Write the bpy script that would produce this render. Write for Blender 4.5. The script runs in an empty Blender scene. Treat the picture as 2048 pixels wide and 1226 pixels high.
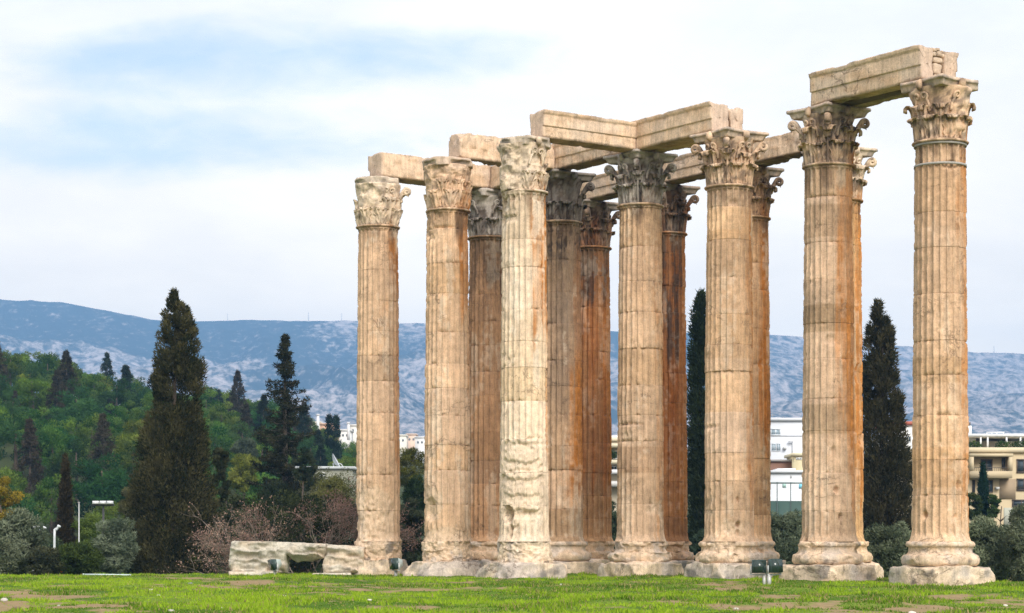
import bpy, math, random
import numpy as np
from math import sin, cos, pi, radians, sqrt, atan2

# ------------------------------------------------------------------ camera, sky, sun, exposure
SC = bpy.context.scene
COL = SC.collection
CAMH, FPX, HOR = 1.42, 4220.0, 1082.0          # eye height, focal length and horizon row measured on the 2048 px photo
cd = bpy.data.cameras.new('camera'); cam = bpy.data.objects.new('camera', cd); COL.objects.link(cam)
cam.location = (0, 0, CAMH); cam.rotation_euler = (pi / 2, 0, 0)
cd.sensor_width = 36; cd.lens = FPX / 2048 * 36; cd.shift_y = (HOR - 613) / 2048
cd.clip_start = 0.5; cd.clip_end = 30000
cd.dof.use_dof = True; cd.dof.focus_distance = 78; cd.dof.aperture_fstop = 3.2
SC.camera = cam

SUN_AZ_X, SUN_AZ_Y, SUN_EL = 0.36, -0.93, 36      # direction towards the sun: behind the camera on its right
SUN_STRENGTH, SKY_STRENGTH, CLOUD = 2.2, 0.10, 0.765
SC.view_settings.view_transform = 'Standard'; SC.view_settings.look = 'None'
SC.view_settings.gamma = 1.0; SC.view_settings.use_curve_mapping = False
SC.view_settings.exposure = 0.88
sd = bpy.data.lights.new('sun', 'SUN'); sun = bpy.data.objects.new('sun', sd); COL.objects.link(sun)
sd.energy = SUN_STRENGTH; sd.angle = radians(28); sd.color = (1, .95, .88)
_e = radians(SUN_EL); _h = math.hypot(SUN_AZ_X, SUN_AZ_Y)
from mathutils import Vector
sun.rotation_euler = Vector((SUN_AZ_X / _h * cos(_e), SUN_AZ_Y / _h * cos(_e), sin(_e))).to_track_quat('Z', 'Y').to_euler()

class NT:
    """tiny node-tree helper"""
    def __init__(s, nt): s.nt = nt; s.n = nt.nodes; s.n.clear()
    def add(s, t, **kw):
        n = s.n.new(t)
        for k, v in kw.items():
            if k == 'ins':
                for a, b in v.items():
                    if hasattr(b, 'links') or isinstance(b, bpy.types.NodeSocket): s.nt.links.new(b, n.inputs[a])
                    else: n.inputs[a].default_value = b
            else: setattr(n, k, v)
        return n
    def math(s, op, a, b=0.0, c=0.0, clamp=False):
        n = s.add('ShaderNodeMath', operation=op, use_clamp=clamp)
        for i, v in enumerate((a, b, c)):
            if isinstance(v, bpy.types.NodeSocket): s.nt.links.new(v, n.inputs[i])
            else: n.inputs[i].default_value = v
        return n.outputs[0]
    def mix(s, f, a, b, mode='MIX'):
        n = s.add('ShaderNodeMix', data_type='RGBA', blend_type=mode)
        for i, v in ((0, f), (6, a), (7, b)):
            if isinstance(v, bpy.types.NodeSocket): s.nt.links.new(v, n.inputs[i])
            else: n.inputs[i].default_value = v if not isinstance(v, tuple) or len(v) == 4 else (*v, 1)
        return n.outputs[2]
    def ramp(s, f, lo, hi):
        n = s.add('ShaderNodeMapRange', interpolation_type='SMOOTHSTEP')
        s.nt.links.new(f, n.inputs[0]); n.inputs[1].default_value = lo; n.inputs[2].default_value = hi
        return n.outputs[0]
    def noise(s, vec, scale, detail=4, rough=.55, dist=0.0):
        n = s.add('ShaderNodeTexNoise'); s.nt.links.new(vec, n.inputs['Vector'])
        n.inputs['Scale'].default_value = scale; n.inputs['Detail'].default_value = detail
        n.inputs['Roughness'].default_value = rough; n.inputs['Distortion'].default_value = dist
        return n.outputs['Fac']
    def link(s, a, b): s.nt.links.new(a, b)

W = bpy.data.worlds.new('World'); SC.world = W; W.use_nodes = True
t = NT(W.node_tree)
sky = t.add('ShaderNodeTexSky', sky_type='NISHITA', sun_disc=False, sun_elevation=_e,
            sun_rotation=atan2(SUN_AZ_X, SUN_AZ_Y), air_density=1.0, dust_density=0.6)
tc = t.add('ShaderNodeTexCoord')
sep = t.add('ShaderNodeSeparateXYZ', ins={0: tc.outputs['Generated']})
ay = t.math('MAXIMUM', sep.outputs[1], .02)
az = t.math('DIVIDE', sep.outputs[0], ay); el = t.math('DIVIDE', sep.outputs[2], ay)
sv = t.add('ShaderNodeCombineXYZ', ins={0: az, 1: t.math('MULTIPLY', el, 2.6), 2: 0.3}).outputs[0]
n1 = t.noise(sv, 9, 6, .58, .35); n2 = t.noise(sv, 26, 5, .6, .5)
# the gaps in the clouds: openings west of the temple, broken by wisps
def hole(px, py, rx, ry):
    gx = t.math('DIVIDE', t.math('SUBTRACT', az, (px - 1024) / FPX), rx / FPX); gy = t.math('DIVIDE', t.math('SUBTRACT', el, (HOR - py) / FPX), ry / FPX)
    return t.math('SUBTRACT', 1.0, t.math('ADD', t.math('MULTIPLY', gx, gx), t.math('MULTIPLY', gy, gy)))
gap = t.math('MAXIMUM', t.math('MAXIMUM', hole(400, 135, 380, 95), hole(300, 268, 480, 85)), hole(820, 110, 300, 60))
gap = t.math('ADD', t.math('MAXIMUM', gap, -1.6), t.math('MULTIPLY', t.math('SUBTRACT', n1, .5), 3.4))
gap = t.math('ADD', gap, t.math('MULTIPLY', t.math('SUBTRACT', n2, .5), 1.6))
gapm = t.math('MULTIPLY', t.ramp(gap, -.8, 1.7), .82)
blue = t.add('ShaderNodeVectorMath', operation='SCALE', ins={0: sky.outputs[0], 'Scale': SKY_STRENGTH}).outputs[0]
blue = t.mix(.80, blue, (.34, .47, .66))
shade = t.ramp(t.noise(sv, 5, 5, .6, .2), .30, .70)
cl = t.mix(shade, (.88 * CLOUD, .865 * CLOUD, .855 * CLOUD), (1.05 * CLOUD, 1.02 * CLOUD, .985 * CLOUD))
skyc = t.mix(gapm, cl, blue)
low = t.math('SUBTRACT', 1.0, t.ramp(el, .05, .31))     # an overcast sky is brightest and warmest low down
skyc = t.mix(1.0, skyc, t.mix(low, (1.0, 1.0, 1.0), (1.72, 1.50, 1.15)), 'MULTIPLY')
bg = t.add('ShaderNodeBackground', ins={'Color': skyc, 'Strength': 1.0})
t.link(bg.outputs[0], t.add('ShaderNodeOutputWorld').inputs[0])

# ------------------------------------------------------------------ helpers
RNG = np.random.default_rng(7); random.seed(7)
def P(x, y, Y): return np.array([(x - 1024) / FPX * Y, Y, CAMH + (HOR - y) / FPX * Y])
def sm(a, b, x):
    q = np.clip((x - a) / (b - a), 0, 1); return q * q * (3 - 2 * q)
def lerp(a, b, f): return a + (b - a) * f
def _h3(ix, iy, iz, s):
    h = (ix.astype(np.uint32) * np.uint32(374761393) + iy.astype(np.uint32) * np.uint32(668265263)
         + iz.astype(np.uint32) * np.uint32(2246822519) + np.uint32((s * 3266489917) & 0xffffffff))
    h = (h ^ (h >> np.uint32(13))) * np.uint32(1274126177)
    h = (h ^ (h >> np.uint32(15))) * np.uint32(2654435761); h ^= h >> np.uint32(16)
    return h.astype(np.float32) * np.float32(2 / 4294967295.0) - 1
def vnoise(p, s=0):
    f = np.floor(p); q = (p - f).astype(np.float32); i = f.astype(np.int64)
    w = q * q * q * (q * (q * 6 - 15) + 10)
    x, y, z = i[..., 0], i[..., 1], i[..., 2]; r = 0
    for dx in (0, 1):
        wx = w[..., 0] if dx else 1 - w[..., 0]
        for dy in (0, 1):
            wy = w[..., 1] if dy else 1 - w[..., 1]
            for dz in (0, 1):
                wz = w[..., 2] if dz else 1 - w[..., 2]
                r = r + wx * wy * wz * _h3(x + dx, y + dy, z + dz, s)
    return r
def fbm(p, o=3, s=0, g=.5):
    p = np.asarray(p, dtype=np.float64); r = 0; a = 1.0; tot = 0
    for k in range(o):
        r = r + a * vnoise(p * 2.03 ** k + 17.3 * k, s + 31 * k); tot += a; a *= g
    return r / tot * 1.5

def tag(o, label=None, cat=None, group=None, kind=None):
    if label: o['label'] = label
    if cat: o['category'] = cat
    if group: o['group'] = group
    if kind: o['kind'] = kind
    return o
def empty(name, loc=(0, 0, 0), rz=0.0, label=None, cat=None, group=None):
    o = bpy.data.objects.new(name, None); COL.objects.link(o); o.location = loc; o.rotation_euler = (0, 0, rz)
    o.empty_display_size = .3
    return tag(o, label, cat, group)

class MB:
    """collects pieces and links them as ONE mesh object"""
    def __init__(s): s.v = []; s.q = []; s.t = []; s.c = []; s.n = 0; s.mi = []
    def add(s, v, quads=None, tris=None, col=None):
        v = np.asarray(v, dtype=np.float32).reshape(-1, 3)
        if quads is not None and len(quads): s.q.append(np.asarray(quads).reshape(-1, 4) + s.n)
        if tris is not None and len(tris): s.t.append(np.asarray(tris).reshape(-1, 3) + s.n)
        if col is None: col = (1, 1, 1)
        c = np.asarray(col, dtype=np.float32)
        if c.ndim == 1: c = np.tile(c, (len(v), 1))
        s.v.append(v); s.c.append(c.reshape(-1, 3)); s.n += len(v); return s
    def box(s, c, size, rz=0.0, col=None, taper=1.0):
        hx, hy, hz = [q / 2 for q in size]
        v = np.array([(x * (taper if z > 0 else 1), y * (taper if z > 0 else 1), z) for z in (-hz, hz) for x, y in ((-hx, -hy), (hx, -hy), (hx, hy), (-hx, hy))])
        ca, sa = cos(rz), sin(rz)
        v = np.stack([v[:, 0] * ca - v[:, 1] * sa, v[:, 0] * sa + v[:, 1] * ca, v[:, 2]], 1) + np.asarray(c)
        return s.add(v, [(3, 2, 1, 0), (4, 5, 6, 7), (0, 1, 5, 4), (1, 2, 6, 5), (2, 3, 7, 6), (3, 0, 4, 7)], col=col)
    def tube(s, pts, rad, n=8, col=None, flat=1.0, side=None):
        pts = np.asarray(pts, dtype=float); m = len(pts); rad = np.broadcast_to(np.asarray(rad, dtype=float), (m,))
        d = np.gradient(pts, axis=0); d /= np.linalg.norm(d, axis=1)[:, None] + 1e-9
        if side is None:
            ref = np.array([0, 0, 1.0]) if abs(d[:, 2]).mean() < .8 else np.array([1.0, 0, 0])
            a = np.cross(d, ref)
        else: a = np.tile(np.asarray(side, dtype=float), (m, 1))
        a /= np.linalg.norm(a, axis=1)[:, None] + 1e-9; b = np.cross(d, a)
        th = np.arange(n) / n * 2 * pi
        v = pts[:, None] + rad[:, None, None] * (np.cos(th)[None, :, None] * a[:, None] + flat * np.sin(th)[None, :, None] * b[:, None])
        q = gridq(m, n, wrap=True)
        vv = np.concatenate([v.reshape(-1, 3), pts[:1], pts[-1:]])
        k = np.arange(n); k2 = (k + 1) % n
        tr = np.concatenate([np.stack([np.full(n, m * n), k2, k], 1), np.stack([np.full(n, m * n + 1), (m - 1) * n + k, (m - 1) * n + k2], 1)])
        return s.add(vv, q, tr, col)
    def build(s, name, mat, parent=None, smooth=False, **tags):
        o = bpy.data.objects.new(name, s.mesh(name, mat, smooth)); COL.objects.link(o)
        if parent is not None: o.parent = parent
        return tag(o, **tags)
    def mesh(s, name, mat, smooth=False):
        me = bpy.data.meshes.new(name)
        v = np.concatenate(s.v); c = np.concatenate(s.c)
        q = np.concatenate(s.q) if s.q else np.zeros((0, 4), int); tr = np.concatenate(s.t) if s.t else np.zeros((0, 3), int)
        me.vertices.add(len(v)); me.vertices.foreach_set('co', v.ravel())
        me.loops.add(q.size + tr.size); me.loops.foreach_set('vertex_index', np.concatenate([q.ravel(), tr.ravel()]).astype(np.int32))
        me.polygons.add(len(q) + len(tr))
        me.polygons.foreach_set('loop_start', np.concatenate([np.arange(len(q)) * 4, q.size + np.arange(len(tr)) * 3]).astype(np.int32))
        me.update(calc_edges=True)
        if smooth: me.polygons.foreach_set('use_smooth', np.ones(len(q) + len(tr), dtype=bool))
        ca = me.color_attributes.new('Col', 'FLOAT_COLOR', 'POINT')
        ca.data.foreach_set('color', np.concatenate([c, np.ones((len(c), 1), np.float32)], 1).astype(np.float32).ravel())
        me.materials.append(mat); me.validate(); return me
def gridq(m, n, wrap=False):
    i, j = np.meshgrid(np.arange(m - 1), np.arange(n if wrap else n - 1), indexing='ij')
    j2 = (j + 1) % n
    return np.stack([i * n + j, i * n + j2, (i + 1) * n + j2, (i + 1) * n + j], -1).reshape(-1, 4)
def spline(pts, n):
    """Catmull-Rom through pts"""
    p = np.asarray(pts, float); p = np.concatenate([2 * p[:1] - p[1:2], p, 2 * p[-1:] - p[-2:-1]])
    u = np.linspace(0, len(pts) - 1 - 1e-6, n); i = u.astype(int); f = (u - i)[:, None]
    a, b, c, d = p[i], p[i + 1], p[i + 2], p[i + 3]
    return .5 * (2 * b + (c - a) * f + (2 * a - 5 * b + 4 * c - d) * f ** 2 + (3 * b - a - 3 * c + d) * f ** 3)
def copy_thing(o, loc, rz=0.0, sc=(1, 1, 1), label=None, group=None):
    c = o.copy(); COL.objects.link(c); c.location = loc; c.rotation_euler = (0, 0, rz); c.scale = sc
    if label: c['label'] = label
    if group: c['group'] = group
    for ch in list(o.children):
        d = ch.copy(); COL.objects.link(d); d.parent = c
        for g in list(ch.children):
            e = g.copy(); COL.objects.link(e); e.parent = d
    return c

# ------------------------------------------------------------------ materials
def mat(name):
    m = bpy.data.materials.new(name); m.use_nodes = True; return m, NT(m.node_tree)
def finish(t, bsdf): t.link(bsdf, t.add('ShaderNodeOutputMaterial').inputs[0])
def stone_mat(name, fine=1.0, bump=.5, cracks=True):
    m, t = mat(name)
    pos = t.add('ShaderNodeNewGeometry').outputs['Position']
    c = t.add('ShaderNodeAttribute', attribute_name='Col').outputs['Color']
    a = t.noise(pos, 3.1, 6, .62); b = t.noise(pos, 17, 5, .65)
    st = t.add('ShaderNodeMapping', ins={0: pos, 'Scale': (9, 9, .8)}).outputs[0]
    s2 = t.noise(st, 1.0, 4, .6)
    f = t.math('ADD', t.math('MULTIPLY', t.math('SUBTRACT', a, .5), .95 * fine), t.math('MULTIPLY', t.math('SUBTRACT', b, .5), 1.1 * fine))
    f = t.math('ADD', f, t.math('MULTIPLY', t.math('SUBTRACT', s2, .5), .85 * fine))
    f = t.math('ADD', f, 1.0)
    col = t.add('ShaderNodeVectorMath', operation='SCALE', ins={0: c, 'Scale': f}).outputs[0]
    # small dark pits and hairline fissures weathered into the marble
    pit = t.ramp(t.noise(pos, 17, 4, .65), .61, .70)
    col = t.mix(t.math('MULTIPLY', pit, .55), col, (.13, .085, .055))
    h = t.math('ADD', t.math('MULTIPLY', a, .5), t.math('ADD', t.math('MULTIPLY', b, .35), t.math('MULTIPLY', t.noise(pos, 60, 3, .6), .18)))
    h = t.math('SUBTRACT', h, t.math('MULTIPLY', pit, .4))
    if cracks:
        cv = t.add('ShaderNodeMapping', ins={0: pos, 'Scale': (.55, .55, .8)}).outputs[0]
        k = t.math('ABSOLUTE', t.math('SUBTRACT', t.noise(cv, 1.0, 6, .62, .6), .47))
        gate = t.ramp(t.noise(pos, .33, 2, .5), .48, .62)
        k = t.math('MULTIPLY', t.math('SUBTRACT', 1.0, t.ramp(k, .002, .011)), gate)
        col = t.mix(t.math('MULTIPLY', k, .55), col, (.15, .10, .07))
        h = t.math('SUBTRACT', h, t.math('MULTIPLY', k, .8))
    bp = t.add('ShaderNodeBump', ins={'Strength': bump, 'Distance': .09, 'Height': h})
    bs = t.add('ShaderNodeBsdfPrincipled', ins={'Base Color': col, 'Roughness': .88, 'Specular IOR Level': .2, 'Normal': bp.outputs[0]})
    finish(t, bs.outputs[0]); return m
def leaf_mat(name, trans=.25, var=.25):
    m, t = mat(name)
    c = t.add('ShaderNodeAttribute', attribute_name='Col').outputs['Color']
    r = t.add('ShaderNodeObjectInfo').outputs['Random']
    v = t.math('ADD', t.math('MULTIPLY', t.math('SUBTRACT', r, .5), var * 2), 1.0)
    hs = t.add('ShaderNodeHueSaturation', ins={'Color': c, 'Value': v, 'Hue': t.math('ADD', t.math('MULTIPLY', t.math('FRACT', t.math('MULTIPLY', r, 7.31)), .05 * var / .25), .475), 'Saturation': 1.0, 'Fac': 1.0}).outputs[0]
    d = t.add('ShaderNodeBsdfDiffuse', ins={'Color': hs}); tr = t.add('ShaderNodeBsdfTranslucent', ins={'Color': hs})
    mx = t.add('ShaderNodeMixShader', ins={0: trans, 1: d.outputs[0], 2: tr.outputs[0]})
    finish(t, mx.outputs[0]); return m
def plain_mat(name, rough=.7, metal=0.0, nz=.25, scale=3.0, spec=.4):
    m, t = mat(name)
    pos = t.add('ShaderNodeNewGeometry').outputs['Position']
    c = t.add('ShaderNodeAttribute', attribute_name='Col').outputs['Color']
    f = t.math('ADD', t.math('MULTIPLY', t.math('SUBTRACT', t.noise(pos, scale, 5, .6), .5), nz * 2), 1.0)
    col = t.add('ShaderNodeVectorMath', operation='SCALE', ins={0: c, 'Scale': f}).outputs[0]
    bs = t.add('ShaderNodeBsdfPrincipled', ins={'Base Color': col, 'Roughness': rough, 'Metallic': metal, 'Specular IOR Level': spec})
    finish(t, bs.outputs[0]); return m
def bark_mat():
    m, t = mat('bark')
    pos = t.add('ShaderNodeNewGeometry').outputs['Position']
    mp = t.add('ShaderNodeMapping', ins={0: pos, 'Scale': (6, 6, 1.2)}).outputs[0]
    n = t.noise(mp, 3, 5, .65); c = t.add('ShaderNodeAttribute', attribute_name='Col').outputs['Color']
    col = t.add('ShaderNodeVectorMath', operation='SCALE', ins={0: c, 'Scale': t.math('ADD', n, .5)}).outputs[0]
    bp = t.add('ShaderNodeBump', ins={'Strength': .8, 'Distance': .05, 'Height': n})
    finish(t, t.add('ShaderNodeBsdfPrincipled', ins={'Base Color': col, 'Roughness': .95, 'Normal': bp.outputs[0]}).outputs[0]); return m
M_STONE = stone_mat('weathered_marble'); M_CARVE = stone_mat('carved_marble', .8, .35, False); M_BLOCK = stone_mat('fallen_marble', 1.0, .7)
M_LEAF = leaf_mat('foliage'); M_GRASS = leaf_mat('grass_blades', .3, 0.0); M_BARK = bark_mat()
M_PLASTER = plain_mat('plaster', .85, 0, .10, .8); M_METAL = plain_mat('painted_metal', .4, .1, .12, 9); M_STEEL = plain_mat('steel_band', .75, .0, .3, 14, .2)
M_GLASS = plain_mat('window_glass', .12, 0, .3, 1.2, .6); M_FRUIT = plain_mat('fruit', .5)
M_SMALL = plain_mat('small_stone', .9, 0, .3, 20)

# ------------------------------------------------------------------ terrain
def platform_edge(X): return np.interp(X, [-60, -21, -8, -2, 5, 9, 12.5, 15, 18, 30, 60], [90, 90.5, 93, 98, 102, 97, 90, 83, 74.5, 73.5, 74])
def terrain(X, Y):
    X = np.asarray(X, float); Y = np.asarray(Y, float)
    n = fbm(np.stack([X * .35, Y * .35, 0 * X], -1), 3, 5); n2 = fbm(np.stack([X * 1.6, Y * 1.6, 0 * X], -1), 2, 8)
    near = .085 * n + .028 * n2 - .04
    near = near * sm(30, 42, Y) + .05 * n * 0
    d = np.maximum(0, Y - platform_edge(X))
    z = near - np.minimum(4.2, .30 * d) * sm(0, 1.5, d)
    z = z + .5 * n * sm(6, 20, d)
    a = X / np.maximum(Y, 1.0)
    crest = np.interp(a, [-.6, -.243, -.2, -.16, -.13, -.10, -.08, -.04, 0, .3], [23, 21.5, 19, 15.5, 13.5, 11, 6.5, 4, 2, 0])
    z = z + crest * sm(135, 385, Y) * (1 - .0 * Y)
    z = z + np.interp(Y, [0, 160, 420, 1000, 3300, 12000], [0, 0, 14, 42, 150, 160])
    return z
def dirt(X, Y):
    n = fbm(np.stack([X * .42, Y * .22, 0 * X + 3], -1), 3, 21) + .5 * fbm(np.stack([X * 1.1, Y * .8, 0 * X + 3], -1), 2, 23)
    return sm(.10, .52, n * 1.1 + .55 * fbm(np.stack([X * 2.6, Y * 1.8, 0 * X + 3], -1), 2, 27) + .16 * sm(60, 43, Y) - .21 - .25 * sm(66, 80, Y))
ys = np.concatenate([np.linspace(-400, 30, 24)[:-1], np.linspace(30, 40, 14)[:-1], np.linspace(40, 104, 300)[:-1], np.geomspace(104, 7600, 120)])
us = np.concatenate([-np.geomspace(6.0, .3, 26)[:-1], np.linspace(-.3, .3, 300), np.geomspace(.3, 6.0, 26)[1:]])
YY, UU = np.meshgrid(ys, us, indexing='ij'); XX = UU * np.maximum(np.abs(YY), 75)
ZZ = terrain(XX, YY)
g = dirt(XX, YY); pn = fbm(np.stack([XX * .5, YY * .4, 0 * XX], -1), 3, 40)
gc = lerp(np.array([.070, .135, .012]), np.array([.135, .205, .022]), sm(-.4, .5, pn)[..., None])
gc = lerp(gc, np.array([.29, .20, .115]), (g * .9)[..., None])
far = sm(96, 120, YY)[..., None]; gc = lerp(gc, np.array([.05, .065, .025]), far)
city = sm(450, 900, YY)[..., None]; gc = lerp(gc, np.array([.20, .20, .17]), city)
mg, t = mat('turf_soil')
pos = t.add('ShaderNodeNewGeometry').outputs['Position']
c = t.add('ShaderNodeAttribute', attribute_name='Col').outputs['Color']
f = t.math('ADD', t.math('MULTIPLY', t.noise(pos, 5, 6, .7), .9), .5)
col = t.add('ShaderNodeVectorMath', operation='SCALE', ins={0: c, 'Scale': f}).outputs[0]
bp = t.add('ShaderNodeBump', ins={'Strength': .6, 'Distance': .06, 'Height': t.noise(pos, 9, 5, .7)})
finish(t, t.add('ShaderNodeBsdfPrincipled', ins={'Base Color': col, 'Roughness': .95, 'Specular IOR Level': .1, 'Normal': bp.outputs[0]}).outputs[0])
MB().add(np.stack([XX, YY, ZZ], -1), gridq(len(ys), len(us))[:, ::-1], col=gc.reshape(-1, 3)).build('ground', mg, smooth=True, kind='structure')

# mountain ridge far behind: a height field rising from the plain to the skyline of the photograph
def mountain():
    a = np.linspace(-.40, .40, 420); tt = np.concatenate([np.linspace(0, 1, 190), np.linspace(1.02, 1.25, 10)])
    T, A = np.meshgrid(tt, a, indexing='ij'); Y = 3100 + 3000 * T; X = A * Y
    px = 1024 + A * FPX
    top = np.interp(px, [-700, 0, 60, 120, 200, 300, 340, 460, 640, 850, 1040, 1240, 1400, 1540, 1700, 1800, 1930, 2048, 2700],
                    [560, 598, 599, 604, 620, 639, 643, 642, 640, 647, 655, 663, 667, 670, 680, 692, 703, 708, 740])
    zr = CAMH + (HOR - top) / FPX * 6100
    base = 140
    prof = np.where(T <= 1, .92 * T + .08 * T ** 2 - .10 * np.sin(T * pi), 1 - (T - 1) * .8)
    z = base + (zr - base) * prof
    q = np.stack([X / 520, Y / 900, 0 * X], -1)
    rid = 1 - np.abs(fbm(q, 4, 61)) * 2; n = fbm(np.stack([X / 90, Y / 130, 0 * X], -1), 4, 63)
    bow = np.sin(np.clip(T, 0, 1) * pi) ** .8
    z = z + bow * (70 * (rid - .5) + 16 * n) + (1 - sm(0.0, .9, np.abs(T - 1) * 6)) * 5 * n
    z = np.where((T > .93) & (T <= 1), np.minimum(z, base + (zr - base) * (.995 + .005 * T) + 2 * n), z)
    lime = sm(-.25, .35, fbm(np.stack([X / 420, Y / 650, 0 * X + 2], -1), 3, 66) + .6 * (.72 - T) + .28 * sm(450, 640, px) * (1 - sm(.75, .95, T)) - .08 * sm(420, 120, px) + .30 * sm(1150, 1500, px) * (1 - sm(.88, .98, T)))
    return X, Y, z, lime, T
X, Y, z, lime, T = mountain()
mm, t = mat('limestone_scrub')
pos = t.add('ShaderNodeNewGeometry').outputs['Position']
l = t.add('ShaderNodeSeparateColor', ins={0: t.add('ShaderNodeAttribute', attribute_name='Col').outputs['Color']})
mp = t.add('ShaderNodeMapping', ins={0: pos, 'Scale': (.042, .020, .042)}).outputs[0]
r1 = t.noise(mp, 1.0, 6, .66, .4); r2 = t.noise(mp, .12, 4, .6, .3); r3 = t.noise(mp, 3.1, 4, .65)
k = t.math('ADD', t.math('MULTIPLY', t.math('SUBTRACT', l.outputs[0], .55), .20), t.math('ADD', r1, t.math('ADD', t.math('MULTIPLY', t.math('SUBTRACT', r2, .5), .35), t.math('MULTIPLY', t.math('SUBTRACT', r3, .5), .5))))
rock = t.math('MULTIPLY', t.ramp(k, .42, .76), .85)
col = t.mix(rock, (.040, .055, .050), (.56, .49, .46))
finish(t, t.add('ShaderNodeBsdfDiffuse', ins={'Color': col}).outputs[0])
MB().add(np.stack([X, Y, z], -1), gridq(*X.shape)[:, ::-1], col=np.stack([lime, lime, lime], -1).reshape(-1, 3)).build('mountain', mm, smooth=True, kind='structure')

# grass: blades over the platform, thinner over the bare patches
def grass():
    N = 520000
    Yv = RNG.uniform(39.5, 104, N) ; a = RNG.uniform(-.29, .29, N); keep = RNG.uniform(0, 1, N) < (Yv / 104) ** .35
    Yv, a = Yv[keep], a[keep]; Xv = a * Yv
    ok = Yv < platform_edge(Xv) + 1.5
    pnv = 1.3 * fbm(np.stack([Xv * .33, Yv * .22, 0 * Xv], -1), 4, 40); tuft = fbm(np.stack([Xv * 1.3, Yv * .9, 0 * Xv], -1), 3, 44)
    d = dirt(Xv, Yv)
    ok &= RNG.uniform(0, 1, len(Xv)) > d * .93
    Xv, Yv, pnv, tuft, d = Xv[ok], Yv[ok], pnv[ok], tuft[ok], d[ok]; n = len(Xv)
    Zv = terrain(Xv, Yv) - .01
    hgt = (.03 + .08 * sm(-.1, .7, tuft)) * RNG.uniform(.6, 1.4, n) * (1 - .4 * d)
    for px_, py_, r_, k_ in ((1105, 1149, .75, 2.6), (1700, 1157, 1.0, 2.0), (1752, 1160, .6, 1.8), (520, 1152, .8, 1.8), (905, 1151, 1.2, 1.5), (1330, 1154, 1.1, 1.4), (1560, 1158, .9, 1.5), (1860, 1168, 1.4, 1.4), (330, 1152, 1.2, 1.6)):
        Yt = CAMH * FPX / (py_ - HOR); Xt = (px_ - 1024) / FPX * Yt; hgt = hgt * (1 + (k_ - 1) * np.exp(-((Xv - Xt) / r_) ** 2 - ((Yv - Yt) / 1.6) ** 2))
    th = RNG.uniform(0, 2 * pi, n); w = RNG.uniform(.012, .028, n)
    b = np.stack([Xv, Yv, Zv], 1); sd_ = np.stack([np.cos(th), np.sin(th), 0 * th], 1) * w[:, None]
    lean = np.stack([RNG.normal(0, .4, n), RNG.normal(0, .4, n), np.ones(n)], 1) * hgt[:, None]
    v = np.stack([b - sd_, b + sd_, b + lean], 1).reshape(-1, 3)
    c = lerp(np.array([.050, .155, .012]), np.array([.230, .415, .028]), np.clip(sm(-.5, .6, pnv + .7 * tuft) + RNG.normal(0, .28, n), 0, 1)[:, None])
    dry = (RNG.uniform(0, 1, n) < .07 + .16 * sm(.0, .5, -pnv) + .35 * d)[:, None]; c = np.where(dry, np.array([.38, .34, .13]) * RNG.uniform(.6, 1.1, (n, 1)), c)
    MB().add(v, tris=np.arange(3 * n).reshape(-1, 3), col=np.repeat(c, 3, 0)).build('grass', M_GRASS, kind='stuff')
grass()

# ------------------------------------------------------------------ the temple grid
TH = 0.606; CX0, CY0 = 14.603, 71.953; DU, DV = 5.5, 5.759
Uv = np.array([-sin(TH), cos(TH)]); Vv = np.array([cos(TH), sin(TH)])
def gridpt(r, i, u=0.0, v=0.0): return np.array([CX0, CY0]) + Uv * (DU * i + u) + Vv * (DV * r + v)
ZB, ZT, ZTOP = 1.40, 14.95, 17.05                # shaft foot, shaft top (astragal), top of the abacus
BEIGE = np.array([.625, .428, .282]); PALE = np.array([.69, .535, .385]); BROWN = np.array([.45, .27, .15])
ORANGE = np.array([.47, .185, .042]); DKORANGE = np.array([.27, .095, .026]); SOOT = np.array([.055, .040, .032]); GREY = np.array([.49, .43, .38])
WHITE = np.array([.70, .60, .48])
FL = np.array([0, .085, .115, .2, .34, .5, .66, .8, .885, .915]); FD = np.array([0, 0, .38, .68, .93, 1, .93, .68, .38, 0])

def soil(c, p, cfg, rel, z, seed):
    """stains, crusts and bleaching of one column's stone (patterns of dirt on the marble itself)"""
    st = fbm(np.stack([p[..., 0] * 5, p[..., 1] * 5, p[..., 2] * .28], -1), 3, seed + 3)
    st2 = fbm(np.stack([p[..., 0] * 2.2, p[..., 1] * 2.2, p[..., 2] * .5], -1), 3, seed + 4)
    bl = fbm(p * 1.1, 3, seed + 6); fi = fbm(p * 5.5, 3, seed + 7)
    c = c * (1 + .09 * st + .09 * bl + .07 * fi)[..., None]
    for a0, a1, z0, z1, amt, tint in cfg.get('stain', []):
        m = sm(a0, a1, rel + 20 * st2 + 9 * st) * sm(z0 - 1.2, z0 + .4, z + 1.2 * st) * (1 - sm(z1 - .4, z1 + 1.0, z + 1.4 * st2))
        m = m * amt * (.62 + .55 * sm(-.5, .3, st) )
        c = lerp(c, tint * (1 + .2 * fi[..., None]), np.clip(m, 0, 1)[..., None])
    for a0, w, z0, z1, amt in cfg.get('soot', []):
        m = sm(w, w * .45, np.abs(rel - a0) + 18 * st2) * sm(z0 - .5, z0 + .6, z + .9 * st) * (1 - sm(z1, z1 + .2, z)) * amt
        c = lerp(c, SOOT * (1 + .4 * fi[..., None]), np.clip(m * (.30 + .85 * sm(-.25, .30, st + .5 * fi + .4 * st2)), 0, 1)[..., None])
    m = sm(13.9, 14.75, z + .45 * st) * (1 - sm(14.93, 14.97, z)) * sm(-.25, .25, st + .6 * fi + .25) * .62      # dirt washed down from the capital
    c = lerp(c, np.array([.17, .105, .06]), np.clip(m, 0, 1)[..., None])
    wl = sm(.28, .6, st2 + .4 * fi) * cfg.get('leach', .25)
    c = lerp(c, WHITE, np.clip(wl, 0, 1)[..., None])
    return np.clip(c, .01, .95)

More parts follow.
